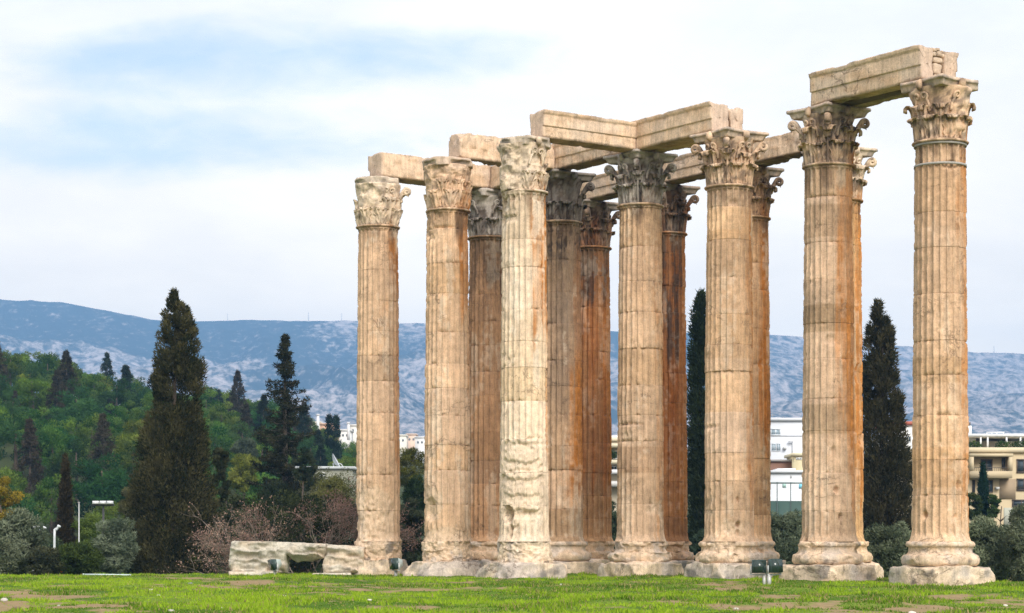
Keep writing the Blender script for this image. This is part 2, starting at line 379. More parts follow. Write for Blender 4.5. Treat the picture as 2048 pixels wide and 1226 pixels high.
def make_shaft(cfg, acam, seed):
    rs = np.random.default_rng(seed)
    joints = [ZB + rs.uniform(1.0, 1.6)]
    while joints[-1] < ZT - 1.6: joints.append(joints[-1] + rs.uniform(.95, 1.65))
    joints = np.array(joints)
    zs = np.unique(np.round(np.concatenate([np.arange(ZB, ZT, .062), [ZT], *[[j - .035, j - .012, j, j + .012, j + .035] for j in joints], ZT - np.array([.02, .05, .08, .1, .12, .14, .17, .2])]), 3))
    nf = 24; A = ((np.arange(nf)[:, None] + FL[None]) / nf * 2 * pi).ravel(); D = np.tile(FD, nf)
    z, A_ = np.meshgrid(zs, A, indexing='ij'); D_ = np.broadcast_to(D, z.shape)
    rel = np.degrees((A_ - acam + pi) % (2 * pi) - pi)
    q = (z - ZB) / (ZT - ZB)
    R = .955 - .105 * q ** 1.5 + .10 * np.exp(-(z - ZB) / .13) + .045 * np.exp(-(ZT - z) / .07)
    dr = np.searchsorted(joints, z); nd = len(joints) + 1
    R = R + rs.normal(0, .006, nd)[dr]
    p = np.stack([R * np.cos(A_), R * np.sin(A_), z], -1) + seed * 3.7
    n1 = fbm(p * .55, 3, seed); n2 = fbm(p * 2.6, 3, seed + 1); n3 = fbm(p * 8, 2, seed + 2)
    tcl = np.clip((z - (ZT - .26)) / .13, 0, 1); bcl = np.clip((ZB + .34 - z) / .16, 0, 1)
    fd = cfg.get('flute', .068) * np.sqrt(np.clip(D_, 0, 1)) * np.sqrt(np.clip(1 - tcl ** 2, 0, 1)) * np.sqrt(np.clip(1 - bcl ** 2, 0, 1))
    rf = R - fd
    e = n1 * .5 + cfg.get('erode', -.15) + cfg.get('low', .2) * (1 - sm(1.6, 5.5, z)) + .2 * n2
    for a0, z0, da, dz, am in cfg.get('patch', []):
        e = e + am * sm(1.25, .6, np.hypot(((rel - a0 + 180) % 360 - 180) / da, (z - z0) / dz) + .3 * n2)
    e = sm(0, .22, e)
    rer = R - .035 - cfg.get('deep', .05) * sm(-.6, .8, n2 + .5 * n1) - .025 * n3
    if 'ledge' in cfg:
        w_ = z * 1.5 + .34 * fbm(p * np.array([.9, .9, .4]), 2, seed + 41) + .05 * n2 + .03 * n3
        rer = R - .02 - cfg['ledge'] * (1.9 * (w_ % 1.0) ** 1.6 + .5 * ((w_ * 2.7 + 1.3 * n1) % 1.0)) - .018 * n3
    r = lerp(rf, np.minimum(rf, rer) if cfg.get('deep', .05) > .06 else np.minimum(rf + .02, rer), e)
    dj = np.min(np.abs(z[..., None] - joints), -1)
    r = r - .055 * np.exp(-(dj / .07) ** 2) * sm(.25, .6, n2 + .25 * n3)            # chipped drum edges
    r = r - .022 * sm(.2, .6, n3 + .4 * n2) * (D_ < .2) - .008 * n3                    # nicked arrises
    r = r - .014 * np.exp(-(dj / .011) ** 2)
    for a0, z0, da, dz, dp in cfg.get('dent', []):
        k = np.clip(1 - (((rel - a0 + 180) % 360 - 180) / da) ** 2 - ((z - z0) / dz) ** 2, 0, 1); r = r - dp * np.sqrt(k)
    off = cfg.get('shift')
    dx = rs.normal(0, .006, nd)[dr]; dy = rs.normal(0, .006, nd)[dr]
    v = np.stack([r * np.cos(A_) + dx, r * np.sin(A_) + dy, z], -1)
    base = np.array(cfg['base']); tone = np.clip(rs.normal(1, cfg.get('dvar', .07), nd), .72, 1.2); warm = rs.normal(0, .03, nd)
    c = base[None, None] * tone[dr][..., None] * (1 + np.stack([0 * z, -.5 * warm[dr], -warm[dr] * 1.6], -1))
    for z0, z1, tint in cfg.get('band', []):
        m = ((z > z0) & (z < z1)); c = np.where(m[..., None], c * np.array(tint), c)
    c = soil(c, p, cfg, rel, z, seed)
    c = lerp(c, PALE * .95, (e * .38 * (1 - sm(8, 12, z)))[..., None])
    c = lerp(c, np.array([.20, .13, .085]), (.45 * np.exp(-(dj / .013) ** 2) * sm(-.5, .3, n2 + n1))[..., None])
    return MB().add(v, gridq(*z.shape, wrap=True), col=c.reshape(-1, 3))

def lathe(prof, n, disp=None):
    prof = np.asarray(prof, float); A = np.arange(n) / n * 2 * pi
    r = prof[:, 0][:, None] * np.ones(n); z = prof[:, 1][:, None] * np.ones(n); A_ = np.broadcast_to(A, r.shape)
    return np.stack([r * np.cos(A_), r * np.sin(A_), z], -1)
def rough(v, seed, amt, f=2.2, radial=True):
    p = v + seed * 2.9; n = fbm(p * f, 3, seed + 11) ; n3 = fbm(p * f * 3.5, 2, seed + 12)
    if amt > .03: n = lerp(n, np.floor(n * 3.5 + .4 * n3) / 3.5, .75)
    if radial:
        h = np.linalg.norm(v[..., :2], axis=-1, keepdims=True) + 1e-6
        k = 1 + (amt * (np.minimum(n, .15) + .35 * n3))[..., None] / h
        w = v.copy(); w[..., :2] *= k; w[..., 2] += amt * .3 * n3; return w
    m_ = fbm(p * f + 9, 3, seed + 13)
    if amt > .03: m_ = lerp(m_, np.floor(m_ * 3.5 + .4 * n3) / 3.5, .75)
    return v + amt * np.stack([n, m_, .6 * fbm(p * f + 21, 3, seed + 14)], -1)
def relang(v, acam): return np.degrees((np.arctan2(v[..., 1], v[..., 0]) - acam + pi) % (2 * pi) - pi)

def make_base(cfg, acam, seed):
    er = cfg.get('base_er', .05)
    ctl = [(1.02, 1.40), (1.10, 1.395), (1.145, 1.36), (1.165, 1.30), (1.15, 1.24), (1.115, 1.215), (1.10, 1.205), (1.075, 1.15), (1.07, 1.08), (1.10, 1.01), (1.165, .965), (1.185, .955), (1.25, .93), (1.30, .86), (1.315, .76), (1.295, .66), (1.24, .595), (1.20, .575)]
    if cfg.get('worn_base'): ctl = [(1.0, 1.40), (1.03, 1.30), (1.05, 1.12), (1.10, .98), (1.12, .80), (1.16, .66), (1.17, .575)]
    pr = spline(ctl, 46); v = lathe(pr, 150)
    p = v + seed * 3.1; n = fbm(p * 1.3, 3, seed + 70)
    cut = sm(.05, .35, n + cfg.get('base_cut', -.1)) * er * 2.6
    h = np.linalg.norm(v[..., :2], axis=-1); rr = h - np.minimum(cut, np.maximum(0, h - 1.0))
    v[..., :2] *= (rr / h)[..., None]
    v = rough(v, seed, er, 2.5); rel = relang(v, acam)
    c = np.broadcast_to(np.array(cfg['base']) * .5 + PALE * .5, v.shape)
    c = soil(c * 1.0, v + seed * 3.7, dict(cfg, soot=[]), rel, v[..., 2], seed)
    c = lerp(c, GREY * .95, (sm(.1, .6, fbm(p * 1.7, 3, seed + 77)) * .6)[..., None])
    c = lerp(c, np.array([.13, .12, .11]), (sm(.55, .9, fbm(p * 1.9, 3, seed + 78)) * .7)[..., None])
    return MB().add(v, gridq(*v.shape[:2], wrap=True), col=c.reshape(-1, 3))

def rblock(nx, ny, nz, lo, hi):
    """closed box shell with a dense grid on every face, vertices welded by position"""
    lo, hi = np.array(lo, float), np.array(hi, float); vs = []; qs = []; n = 0
    g = [np.linspace(lo[k], hi[k], m) for k, m in enumerate((nx, ny, nz))]
    for ax in range(3):
        o = [k for k in range(3) if k != ax]
        for side in (0, 1):
            a, b = np.meshgrid(g[o[0]], g[o[1]], indexing='ij'); v = np.zeros(a.shape + (3,)); v[..., o[0]] = a; v[..., o[1]] = b; v[..., ax] = (lo, hi)[side][ax]
            q = gridq(*a.shape) + n; flip = (side == 1) ^ (ax == 1)
            vs.append(v.reshape(-1, 3)); qs.append(q if flip else q[:, ::-1]); n += a.size
    v = np.concatenate(vs); q = np.concatenate(qs)
    key = np.round(v * 1e4).astype(np.int64); _, idx, inv = np.unique(key, axis=0, return_index=True, return_inverse=True)
    return v[idx], inv.ravel()[q]

def make_plinth(cfg, acam, seed):
    h = 1.30; v, q = rblock(38, 38, 12, (-h, -h, -.12), (h, h, .585))
    s = np.abs(v[:, 0]) + np.abs(v[:, 1]); rs = np.random.default_rng(seed + 5)
    ang = np.arctan2(v[:, 1], v[:, 0]); cn = fbm(np.stack([np.cos(ang) * 1.5, np.sin(ang) * 1.5, v[:, 2] * .8], -1) + seed, 2, seed + 21)
    lim = 2.42 + .22 * cn - cfg.get('plinth_cut', .0) - .16 * sm(.1, .6, v[:, 2]) * (1 + cn)
    k = np.where(s > lim, lim / s, 1.0); v[:, :2] *= k[:, None]
    spread = cfg.get('spread', 0); v[:, :2] *= (1 + spread * sm(.58, 0, v[:, 2]))[:, None]
    top = sm(.3, .58, v[:, 2]); hh = np.linalg.norm(v[:, :2], axis=1)
    v[:, 2] -= top * sm(1.12, 1.5, hh) * .07 * (1 + fbm(v * 2 + seed, 2, seed + 24))
    v = rough(v, seed + 40, .06 + cfg.get('base_er', .05) * .5, 1.8, False)
    p = v + seed * 3.3; c = np.broadcast_to(PALE * .95, v.shape)
    nn = fbm(p * .9, 3, seed + 32); c = lerp(c, GREY * .9, sm(-.1, .4, nn)[:, None] * .75)
    c = lerp(c, np.array([.16, .15, .14]), (sm(.35, .8, fbm(p * 1.6, 3, seed + 33)) * .75)[:, None])
    c = c * (1 + .15 * fbm(p * 6, 2, seed + 34))[:, None]
    return MB().add(v, q, col=c)

def bell_r(z): return np.interp(z, [0, .3, .8, 1.2, 1.5, 1.72, 1.82], [.77, .765, .775, .80, .86, .95, .97])
def make_leaf(a0, h, wd, out, seed, er=0.0, nt=30, nu=21):
    T = np.linspace(0, 1, nt); U = np.linspace(-1, 1, nu); tt, uu = np.meshgrid(T, U, indexing='ij')
    rs = np.random.default_rng(seed)
    path = spline([(0, .04), (.30 * h, .085), (.58 * h, .115), (.82 * h, .15), (.96 * h, .15 + .38 * out), (1.0 * h, .15 + .72 * out), (.955 * h, .15 + .98 * out), (.86 * h, .15 + 1.02 * out)], nt)
    zp, off = path[:, 0], path[:, 1]
    w = wd * np.interp(T, [0, .15, .45, .7, .85, 1.0], [.72, .86, 1.0, .97, .74, .34])
    lob = 1 - .30 * np.abs(np.cos(pi * 4.6 * T)) ** 1.3
    z = zp[:, None] + 0 * uu; x = uu * (w * np.where(np.abs(U)[None] > .7, lob[:, None], 1))[:, None][:, 0] if False else uu * w[:, None] * (1 - (1 - lob[:, None]) * np.abs(uu) ** 2.5) / 2
    fold = .058 * np.cos(2 * pi * (1.45 * np.abs(uu) - 1.9 * tt)) * sm(.10, .4, np.abs(uu)) + .075 * np.exp(-(uu / .12) ** 2) - .07 * np.exp(-((np.abs(uu) - .27) / .11) ** 2)
    edge = -.075 * np.abs(uu) ** 2.2 * (1 - tt) + .03 * np.abs(uu) ** 2 * tt
    rb = bell_r(zp)[:, None]; f = fold * (1 - .5 * tt) * (1 - er) + edge
    r1 = rb + off[:, None] + f; r0 = np.minimum(r1 - .055, rb + off[:, None] - .07 + .2 * edge)
    z0 = z - .035 * sm(.75, 1, tt)
    sk = rs.normal(0, .012)
    A = a0 + x / rb + sk * tt
    def xyz(r, zz): return np.stack([r * np.cos(A), r * np.sin(A), zz], -1)
    f0, b0 = xyz(r1, z), xyz(r0, z0)
    v = np.concatenate([f0.reshape(-1, 3), b0.reshape(-1, 3)]); n = nt * nu
    q1 = gridq(nt, nu); q2 = q1[:, ::-1] + n
    def strip(ix): ix = np.asarray(ix); return np.stack([ix[:-1], ix[:-1] + n, ix[1:] + n, ix[1:]], 1)
    l = np.arange(nt) * nu; r = l + nu - 1; tp = (nt - 1) * nu + np.arange(nu); bt = np.arange(nu)
    q = np.concatenate([q1, q2, strip(l)[:, ::-1], strip(r), strip(tp)[:, ::-1], strip(bt)])
    return v, q
def spiral_path(cx, cz, r0, r1, a0, turns, n=26, sgn=-1):
    k = np.linspace(0, 1, n); r = r0 + (r1 - r0) * k ** .8; a = a0 + sgn * turns * 2 * pi * k
    return np.stack([cx + r * np.cos(a), cz + r * np.sin(a)], 1)

def make_capital(cfg, acam, seed, root):
    """bell with helices > abacus, acanthus leaves, corner volutes"""
    kind = cfg.get('cap', {}); er = kind.get('er', .02); fat = kind.get('fat', 0.0)
    zc = ZT + .04
    def paint(v):
        rel = relang(v, acam); p = v + seed * 3.7
        c = np.broadcast_to(np.array(kind.get('base', cfg['base'])), v.shape) * 1.0
        c = lerp(c, GREY * 1.02, (sm(-.1, .6, fbm(p * 1.4, 2, seed + 50)) * kind.get('grey', .35))[..., None])
        cr = sm(.02, .38, fbm(p * 4.6, 3, seed + 53)) * kind.get('crust_shade', .75) ; c = lerp(c, np.array([.16, .115, .085]), cr[..., None])  # mottled dark crust, also painted to stand in for the carving's deep shadows
        cf = dict(cfg, soot=[s_ for s_ in cfg.get('capsoot', [])], stain=[s_ for s_ in cfg.get('stain', []) if s_[3] > 14.2], leach=.15)
        return soil(c, p, cf, rel, v[..., 2], seed)
    def put(mb, v, q): w = rough(v, seed, er, 2.4, False); mb.add(w, q, col=paint(w).reshape(-1, 3))
    # bell
    zz = np.linspace(0, 1.80, 30 if er < .03 else 64); v = lathe(np.stack([bell_r(zz) + fat * np.sin(np.clip(zz / 1.8, 0, 1) * pi) ** .5, zz + zc], 1), 72 if er < .03 else 150)
    for a0, wd, z0, z1, dr in kind.get('bulge', []):
        rel = relang(v, acam); zl = v[..., 2] - zc
        m = sm(wd, wd * .55, np.abs((rel - a0 + 180) % 360 - 180)) * sm(z0 - .15, z0 + .05, zl) * (1 - sm(z1 - .05, z1 + .1, zl))
        h = np.linalg.norm(v[..., :2], axis=-1); lump = fbm(v * 2.6 + seed, 3, seed + 90); lump = lerp(lump, np.floor(lump * 3) / 3, .6)
        v[..., :2] *= (1 + m * (dr + .10 * lump) / h)[..., None]
    mb = MB(); put(mb, v, gridq(*v.shape[:2], wrap=True))
    for k in range(4):                                    # helices curling under the middle of each side
        ac = k * pi / 2
        for s in (-1, 1):
            if kind.get('nohelix') == 'all' or k in kind.get('nohelix', ()): continue
            pth = spline([(s * .34, .95), (s * .30, 1.2), (s * .20, 1.42)], 8)
            sp = spiral_path(s * .155, 1.47, .125, .03, 0 if s > 0 else pi, 1.2, 20, sgn=s)
            pp = np.concatenate([pth[:-1], sp]); rho = bell_r(pp[:, 1]) + .09
            d3 = np.stack([rho * np.cos(ac + pp[:, 0] / rho), rho * np.sin(ac + pp[:, 0] / rho), pp[:, 1] + zc], 1)
            m2 = MB(); m2.tube(d3, np.linspace(.055, .035, len(pp)), 7, flat=1.7 if False else 1.0, side=(cos(ac), sin(ac), 0))
            w = rough(m2.v[0].astype(float), seed, er, 2.4, False); mb.add(w, m2.q[0], m2.t[0], paint(w))
    cap = mb.build('capital', M_CARVE, root, er < .03)
    # abacus
    n = 33; e = np.linspace(-1, 1, n)[:-1]; out = []
    for k in range(4):
        ca, sa = cos(k * pi / 2), sin(k * pi / 2); hw = 1.01
        dd = .93 + .16 * np.abs(e) ** 2.2; y_ = e * hw
        out.append(np.stack([dd * ca - y_ * sa, dd * sa + y_ * ca], 1))
    o2 = np.concatenate(out)
    flo = MB(); prof = [(.86, 1.735), (.885, 1.75), (.90, 1.80), (.945, 1.90), (.99, 1.94), (1.02, 1.945), (1.03, 1.99), (1.02, 2.06), (1.005, 2.06), (.5, 2.06)]
    v = np.stack([np.concatenate([o2 * s_, np.full((len(o2), 1), z_ + zc)], 1) for s_, z_ in prof])
    if 'abmax' in kind:
        h = np.linalg.norm(v[..., :2], axis=-1); a = np.arctan2(v[..., 1], v[..., 0])
        rel = relang(v, acam); jag = fbm(np.stack([np.cos(a) * 2, np.sin(a) * 2, v[..., 2] * .7], -1) + seed, 3, seed + 8)
        lim = np.full(h.shape, 9.0)
        for a0, wd, mx in kind['abmax']: lim = np.where(np.abs((rel - a0 + 180) % 360 - 180) < wd, np.minimum(lim, mx + .12 * jag), lim)
        v[..., :2] *= np.minimum(1, lim / h)[..., None]
    va = rough(v, seed, er * 1.2, 2.0, False); va[-2:, :, 2] = np.maximum(va[-2:, :, 2], zc + 2.03); va[..., 2] = np.minimum(va[..., 2], ZTOP - .004)
    q = gridq(*v.shape[:2], wrap=True); nl = len(o2); bt = np.concatenate([va.reshape(-1, 3), [[0, 0, zc + 1.735], [0, 0, ZTOP - .006]]])
    kk = np.arange(nl); k2 = (kk + 1) % nl; N = v.shape[0] * nl
    tr = np.concatenate([np.stack([np.full(nl, N), k2, kk], 1), np.stack([np.full(nl, N + 1), N - nl + kk, N - nl + k2], 1)])
    ab = MB(); cpt = paint(bt); cpt = lerp(cpt, GREY * .92, .4); ab.add(bt, q, tr, cpt)
    if kind.get('fleuron', True):
        for k in range(4):
            if k in kind.get('nofleuron', ()): continue
            ac = k * pi / 2; m2 = MB(); pth = np.array([[.93 * cos(ac), .93 * sin(ac), zc + 1.70], [1.0 * cos(ac), 1.0 * sin(ac), zc + 1.80], [1.0 * cos(ac), 1.0 * sin(ac), zc + 1.95], [.95 * cos(ac), .95 * sin(ac), zc + 2.03]])
            m2.tube(pth, [.06, .13, .12, .05], 8); w = rough(m2.v[0].astype(float), seed + k, .03, 5, False); ab.add(w, m2.q[0], m2.t[0], paint(w))
    ab.build('abacus', M_CARVE, cap)
    # leaves
    for tier, (h, wd, outw, a_off) in enumerate(((.78, .58, .19, pi / 8), (1.27, .56, .24, 0))):
        for k in range(8):
            a = a_off + k * pi / 4; rl = math.degrees((a - acam + pi) % (2 * pi) - pi)
            if any(abs((rl - a0 + 180) % 360 - 180) < wd_ and ti in (tier, 2) for ti, a0, wd_ in kind.get('noleaf', [])): continue
            snap = np.random.default_rng(seed * 31 + tier * 8 + k); br = snap.uniform(0, 1) < kind.get('snap', .25)
            o_ = outw * kind.get('curl', 1.0) * snap.uniform(.8, 1.15) * (.45 if br else 1)
            v, q = make_leaf(a, h * (.93 if br else snap.uniform(.97, 1.04)), wd * snap.uniform(.94, 1.04), o_, seed * 7 + k + 20 * tier, er * 3)
            if fat:
                hh = np.linalg.norm(v[:, :2], axis=1); v[:, :2] *= (1 + fat * .8 * np.sin(np.clip(v[:, 2] / 1.8, 0, 1) * pi) ** .5 / hh)[:, None]
            v[:, 2] += zc; mb = MB(); put(mb, v, q); mb.build('acanthus_leaf', M_CARVE, cap, True)
    # corner volutes
    for k in range(4):
        a = pi / 4 + k * pi / 2; rl = math.degrees((a - acam + pi) % (2 * pi) - pi)
        if any(abs((rl - a0 + 180) % 360 - 180) < wd_ for a0, wd_ in kind.get('novolute', [])): continue
        stem = spline([(.86, .92), (.95, 1.18), (1.08, 1.42), (1.19, 1.59), (1.29, 1.64)], 14)
        sp = spiral_path(1.29, 1.49, .150, .045, pi / 2, 1.2, 30)
        if kind.get('brokenvolute') and abs(rl) < 40: sp = sp[:6]
        pp = np.concatenate([stem[:-1], sp]); d3 = np.stack([pp[:, 0] * cos(a), pp[:, 0] * sin(a), pp[:, 1] + zc], 1)
        m2 = MB(); m2.tube(d3, np.concatenate([np.linspace(.16, .13, len(stem) - 1), np.linspace(.125, .12, len(sp))]), 9, flat=.60, side=(-sin(a), cos(a), 0))
        mb = MB(); w = rough(m2.v[0].astype(float), seed, er, 2.4, False); mb.add(w, m2.q[0], m2.t[0], paint(w))
        # the leaf that carries the volute from below
        cup = spline([(.90, .98), (1.02, 1.22), (1.16, 1.37), (1.30, 1.37), (1.36, 1.28)], 12); d3 = np.stack([cup[:, 0] * cos(a), cup[:, 0] * sin(a), cup[:, 1] + zc], 1)
        m2 = MB(); m2.tube(d3, np.linspace(.19, .07, 12), 9, flat=.22, side=(-sin(a), cos(a), 0)); w = rough(m2.v[0].astype(float), seed, er, 2.4, False); mb.add(w, m2.q[0], m2.t[0], paint(w))
        mb.build('volute', M_CARVE, cap, True)
    return cap

COLUMNS = {}
def column(r, i, cfg, label, seed):
    X, Y = gridpt(r, i); root = empty('temple_column', (X, Y, 0), TH, label, 'column', 'standing columns of the ruined temple')
    acam = atan2(-Y, -X) - TH
    make_plinth(cfg, acam, seed).build('plinth', M_BLOCK, root)
    make_base(cfg, acam, seed).build('base', M_STONE, root)
    sh = make_shaft(cfg, acam, seed).build('shaft', M_STONE, root)
    mb = MB(); k = np.linspace(0, 2 * pi, 121)[:-1]
    th = np.linspace(0, 2 * pi, 9)[:-1]; kk, tt = np.meshgrid(k, th, indexing='ij'); rr = .905 + .055 * np.cos(tt)
    v = np.stack([rr * np.cos(kk), rr * np.sin(kk), ZT + .01 + .05 * np.sin(tt)], -1); q = gridq(len(k), 8, wrap=True)
    q2 = np.stack([(len(k) - 1) * 8 + np.arange(8), (len(k) - 1) * 8 + (np.arange(8) + 1) % 8, (np.arange(8) + 1) % 8, np.arange(8)], 1)
    rel = relang(v, acam)
    for a0, wd in cfg.get('noring', []):
        m = sm(wd, wd * .8, np.abs((rel - a0 + 180) % 360 - 180)); v[..., :2] *= (1 - .09 * m)[..., None]
    v = rough(v, seed, .018, 3.5)
    c = soil(np.broadcast_to(np.array(cfg['base']) * 1.05, v.shape) * 1.0, v + seed * 3.7, dict(cfg, soot=[(a_, w_, z0_, z1_, m_ * .5) for a_, w_, z0_, z1_, m_ in cfg.get('soot', [])]), rel, v[..., 2] - .4, seed)
    mb.add(v, np.concatenate([q, q2]), col=c.reshape(-1, 3)); mb.build('necking_ring', M_CARVE, root, True)
    for zb in cfg.get('strap', []):
        mb = MB(); kk2 = np.linspace(0, 2 * pi, 97)[:-1]; pr = [(.862, -.038), (.890, -.038), (.890, .038), (.862, .038)]
        v = np.stack([np.stack([p_[0] * np.cos(kk2), p_[0] * np.sin(kk2), np.full(96, zb + p_[1])], 1) for p_ in pr + pr[:1]])
        mb.add(v, gridq(5, 96, wrap=True), col=(.34, .31, .28)); mb.build('steel_band', M_STEEL, sh)
    make_capital(cfg, acam, seed, root)
    COLUMNS[(r, i)] = root
    return root
def zy(i_r, y):
    """height on the column (r, i) of photo row y"""
    Y = gridpt(*i_r)[1]; return CAMH + (HOR - y) / FPX * Y

A_ = (0, 0)
column(0, 0, dict(base=BEIGE * .98, erode=-.46, low=.12, leach=.22, dvar=.06, strap=[zy(A_, 293), zy(A_, 334)],
    band=[(zy(A_, 767), zy(A_, 717), (.80, .78, .72)), (zy(A_, 460), zy(A_, 330), (.93, .90, .86)), (zy(A_, 975), zy(A_, 895), (.95, .90, .82))],
    stain=[(32, 70, 3, 15, .7, ORANGE), (-90, -60, 3, 13, .25, BROWN)], soot=[(-20, 110, 14.3, 15.1, .75)],
    dent=[(-33, zy(A_, 1030), 7, .13, .20), (42, zy(A_, 972), 6, .16, .16), (34, 2.25, 5, .10, .12), (27, zy(A_, 338), 22, .15, .11), (5, zy(A_, 915), 12, .12, .05)],
    capsoot=[(-18, 45, 15.2, 16.9, .45), (-95, 50, 15.2, 16.4, .35)], base_er=.035,
    cap=dict(er=.022, base=BEIGE * .97, novolute=[(90, 60), (-90, 60), (0, 25)], noleaf=[(1, 52, 22), (0, 40, 10)], bulge=[(50, 30, .35, 1.15, .12), (62, 32, 1.2, 1.75, .16), (-70, 26, 1.25, 1.7, .1)], abmax=[(80, 40, 1.28), (-80, 40, 1.30)])),
    'nearest column at the right end of the ruin, two grey steel bands below its capital', 101)
A_ = (0, 1)
column(0, 1, dict(base=BEIGE * .95, erode=-.46, low=.22, leach=.2, dvar=.06,
    band=[(zy(A_, 478), zy(A_, 414), (.80, .77, .72)), (zy(A_, 668), zy(A_, 612), (.68, .66, .60)), (zy(A_, 868), zy(A_, 810), (.76, .75, .70))],
    stain=[(6, 38, 5.5, 14.7, .75, ORANGE), (35, 62, 3, 15, .5, ORANGE)], soot=[(30, 60, 14.0, 15.1, .5), (-40, 60, 14.4, 15.1, .35)],
    dent=[(18, zy(A_, 981), 7, .14, .18), (27, zy(A_, 1034), 5, .15, .16), (12, zy(A_, 906), 8, .22, .08), (5, zy(A_, 684), 16, .18, .06), (-55, zy(A_, 1085), 9, .2, .1), (-58, 1.45, 6, .4, .1)],
    capsoot=[(38, 42, 14.9, 17.1, .92), (-12, 22, 15.4, 16.8, .6)], base_er=.04,
    cap=dict(er=.014, base=BEIGE * .88, grey=.45)),
    'column under the far end of the highest architrave, right half of its capital blackened', 102)
A_ = (0, 2)
column(0, 2, dict(base=BEIGE * .97, erode=-.46, low=.25, leach=.25, dvar=.05,
    band=[(zy(A_, 470), zy(A_, 418), (1.10, 1.10, 1.08)), (zy(A_, 720), zy(A_, 466), (.92, .88, .82))],
    stain=[(36, 72, 3, 13.5, .7, ORANGE), (-10, 50, 13.0, 14.9, .30, BROWN)], soot=[(30, 60, 14.5, 15.1, .3)],
    dent=[(22, zy(A_, 1000), 5, .12, .14), (23, zy(A_, 1050), 6, .13, .18), (22, 1.75, 5, .12, .15), (-50, zy(A_, 855), 30, .05, .10), (12, zy(A_, 412), 14, .15, .09)],
    capsoot=[(0, 14, 15.7, 16.5, .7), (-70, 30, 15.8, 16.6, .4)], base_er=.06,
    cap=dict(er=.012, base=BEIGE * 1.0, grey=.2, snap=.1)),
    'column with the most complete leafy capital, under the near end of the angled architrave', 103)
A_ = (0, 3)
column(0, 3, dict(base=BEIGE * .93, erode=-.46, low=.2, leach=.25, dvar=.05,
    band=[(zy(A_, 948), zy(A_, 895), (.82, .78, .74))],
    stain=[(34, 70, 3, 14, .5, ORANGE), (-60, 30, 11.5, 14.8, .35, BROWN)], soot=[(20, 70, 14.2, 15.1, .55), (-60, 40, 14.3, 15.1, .35)],
    dent=[(-30, zy(A_, 850), 40, .06, .12)], patch=[(-35, zy(A_, 878), 32, .5, .6)],
    capsoot=[(30, 75, 15.0, 16.4, .55), (0, 16, 15.6, 16.6, .8)], base_er=.06,
    cap=dict(er=.016, base=GREY * .78, grey=.3)),
    'column under the inner corner where two architraves meet at an angle', 104)
A_ = (0, 4)
column(0, 4, dict(flute=.095, base=np.array([.45, .30, .19]), erode=-.46, low=.1, leach=.28, dvar=.12,
    stain=[(22, 55, 4.5, 13.5, .85, ORANGE), (-40, 60, 10, 14, .35, GREY * .6)], soot=[(0, 200, 13.7, 15.2, .95), (-20, 60, 7, 13.5, .3)],
    capsoot=[(0, 200, 14.6, 17.2, .88)], base_er=.03, cap=dict(er=.015, base=GREY * .5, grey=.1, nohelix='all', novolute=[(-90, 40), (0, 40)], noleaf=[(1, -20, 60)])),
    'grey-brown column with a soot-black capital, just right of the pale broken column', 105)
A_ = (0, 5)
column(0, 5, dict(flute=.095, base=np.array([.45, .265, .15]), erode=-.46, low=.1, leach=.25, dvar=.10,
    stain=[(-30, 60, 2.5, 14.6, .45, BROWN * .8), (35, 70, 4, 14, .7, ORANGE * .85)], soot=[(-10, 120, 12.8, 15.1, .55)],
    capsoot=[(-20, 70, 14.9, 16.2, .6)], base_er=.05,
    cap=dict(er=.03, base=GREY * .95, grey=.3, novolute=[(-90, 50), (0, 45)], abmax=[(-60, 60, 1.2), (30, 40, 1.25)], noleaf=[(1, -50, 40)])),
    'dark reddish-brown column squeezed between two paler broken columns, its capital grey', 106)
A_ = (-1, 3)
column(-1, 3, dict(base=PALE * .97, erode=-.36, low=.15, leach=.55, dvar=.05, deep=.10, ledge=.07,
    stain=[(10, 40, 9.5, 14.9, .85, ORANGE), (55, 78, 5, 14, .6, ORANGE)], soot=[(50, 25, 14.7, 15.1, .3)],
    patch=[(-10, zy(A_, 960), 62, 1.75, 1.2), (-45, zy(A_, 410), 48, .9, .7)],
    dent=[(-45, zy(A_, 1030), 18, .38, .42), (-35, zy(A_, 1066), 7, .35, .2), (10, zy(A_, 1030), 38, .16, .16), (-5, zy(A_, 942), 45, .05, .12), (15, zy(A_, 890), 50, .05, .09)],
    capsoot=[(-60, 40, 16.3, 17, .3)], base_er=.10, base_cut=.35, plinth_cut=.05, spread=.06, worn_base=True, noring=[(-60, 70)],
    cap=dict(er=.055, crust_shade=.55, base=PALE * .97, grey=.25, snap=.9, curl=.5, nohelix=(0, 1, 2), novolute=[(-90, 60), (0, 45), (90, 45)], noleaf=[(2, -65, 72), (1, 30, 60)], bulge=[(-62, 54, .0, .98, .15), (-60, 58, 1.06, 1.8, .10), (45, 30, .55, .95, .08)], abmax=[(-20, 181, .99)], nofleuron=(0, 1, 2))),
    'palest column, its lower shaft broken into rough ledges and half its capital sheared off', 107)
A_ = (-1, 4)
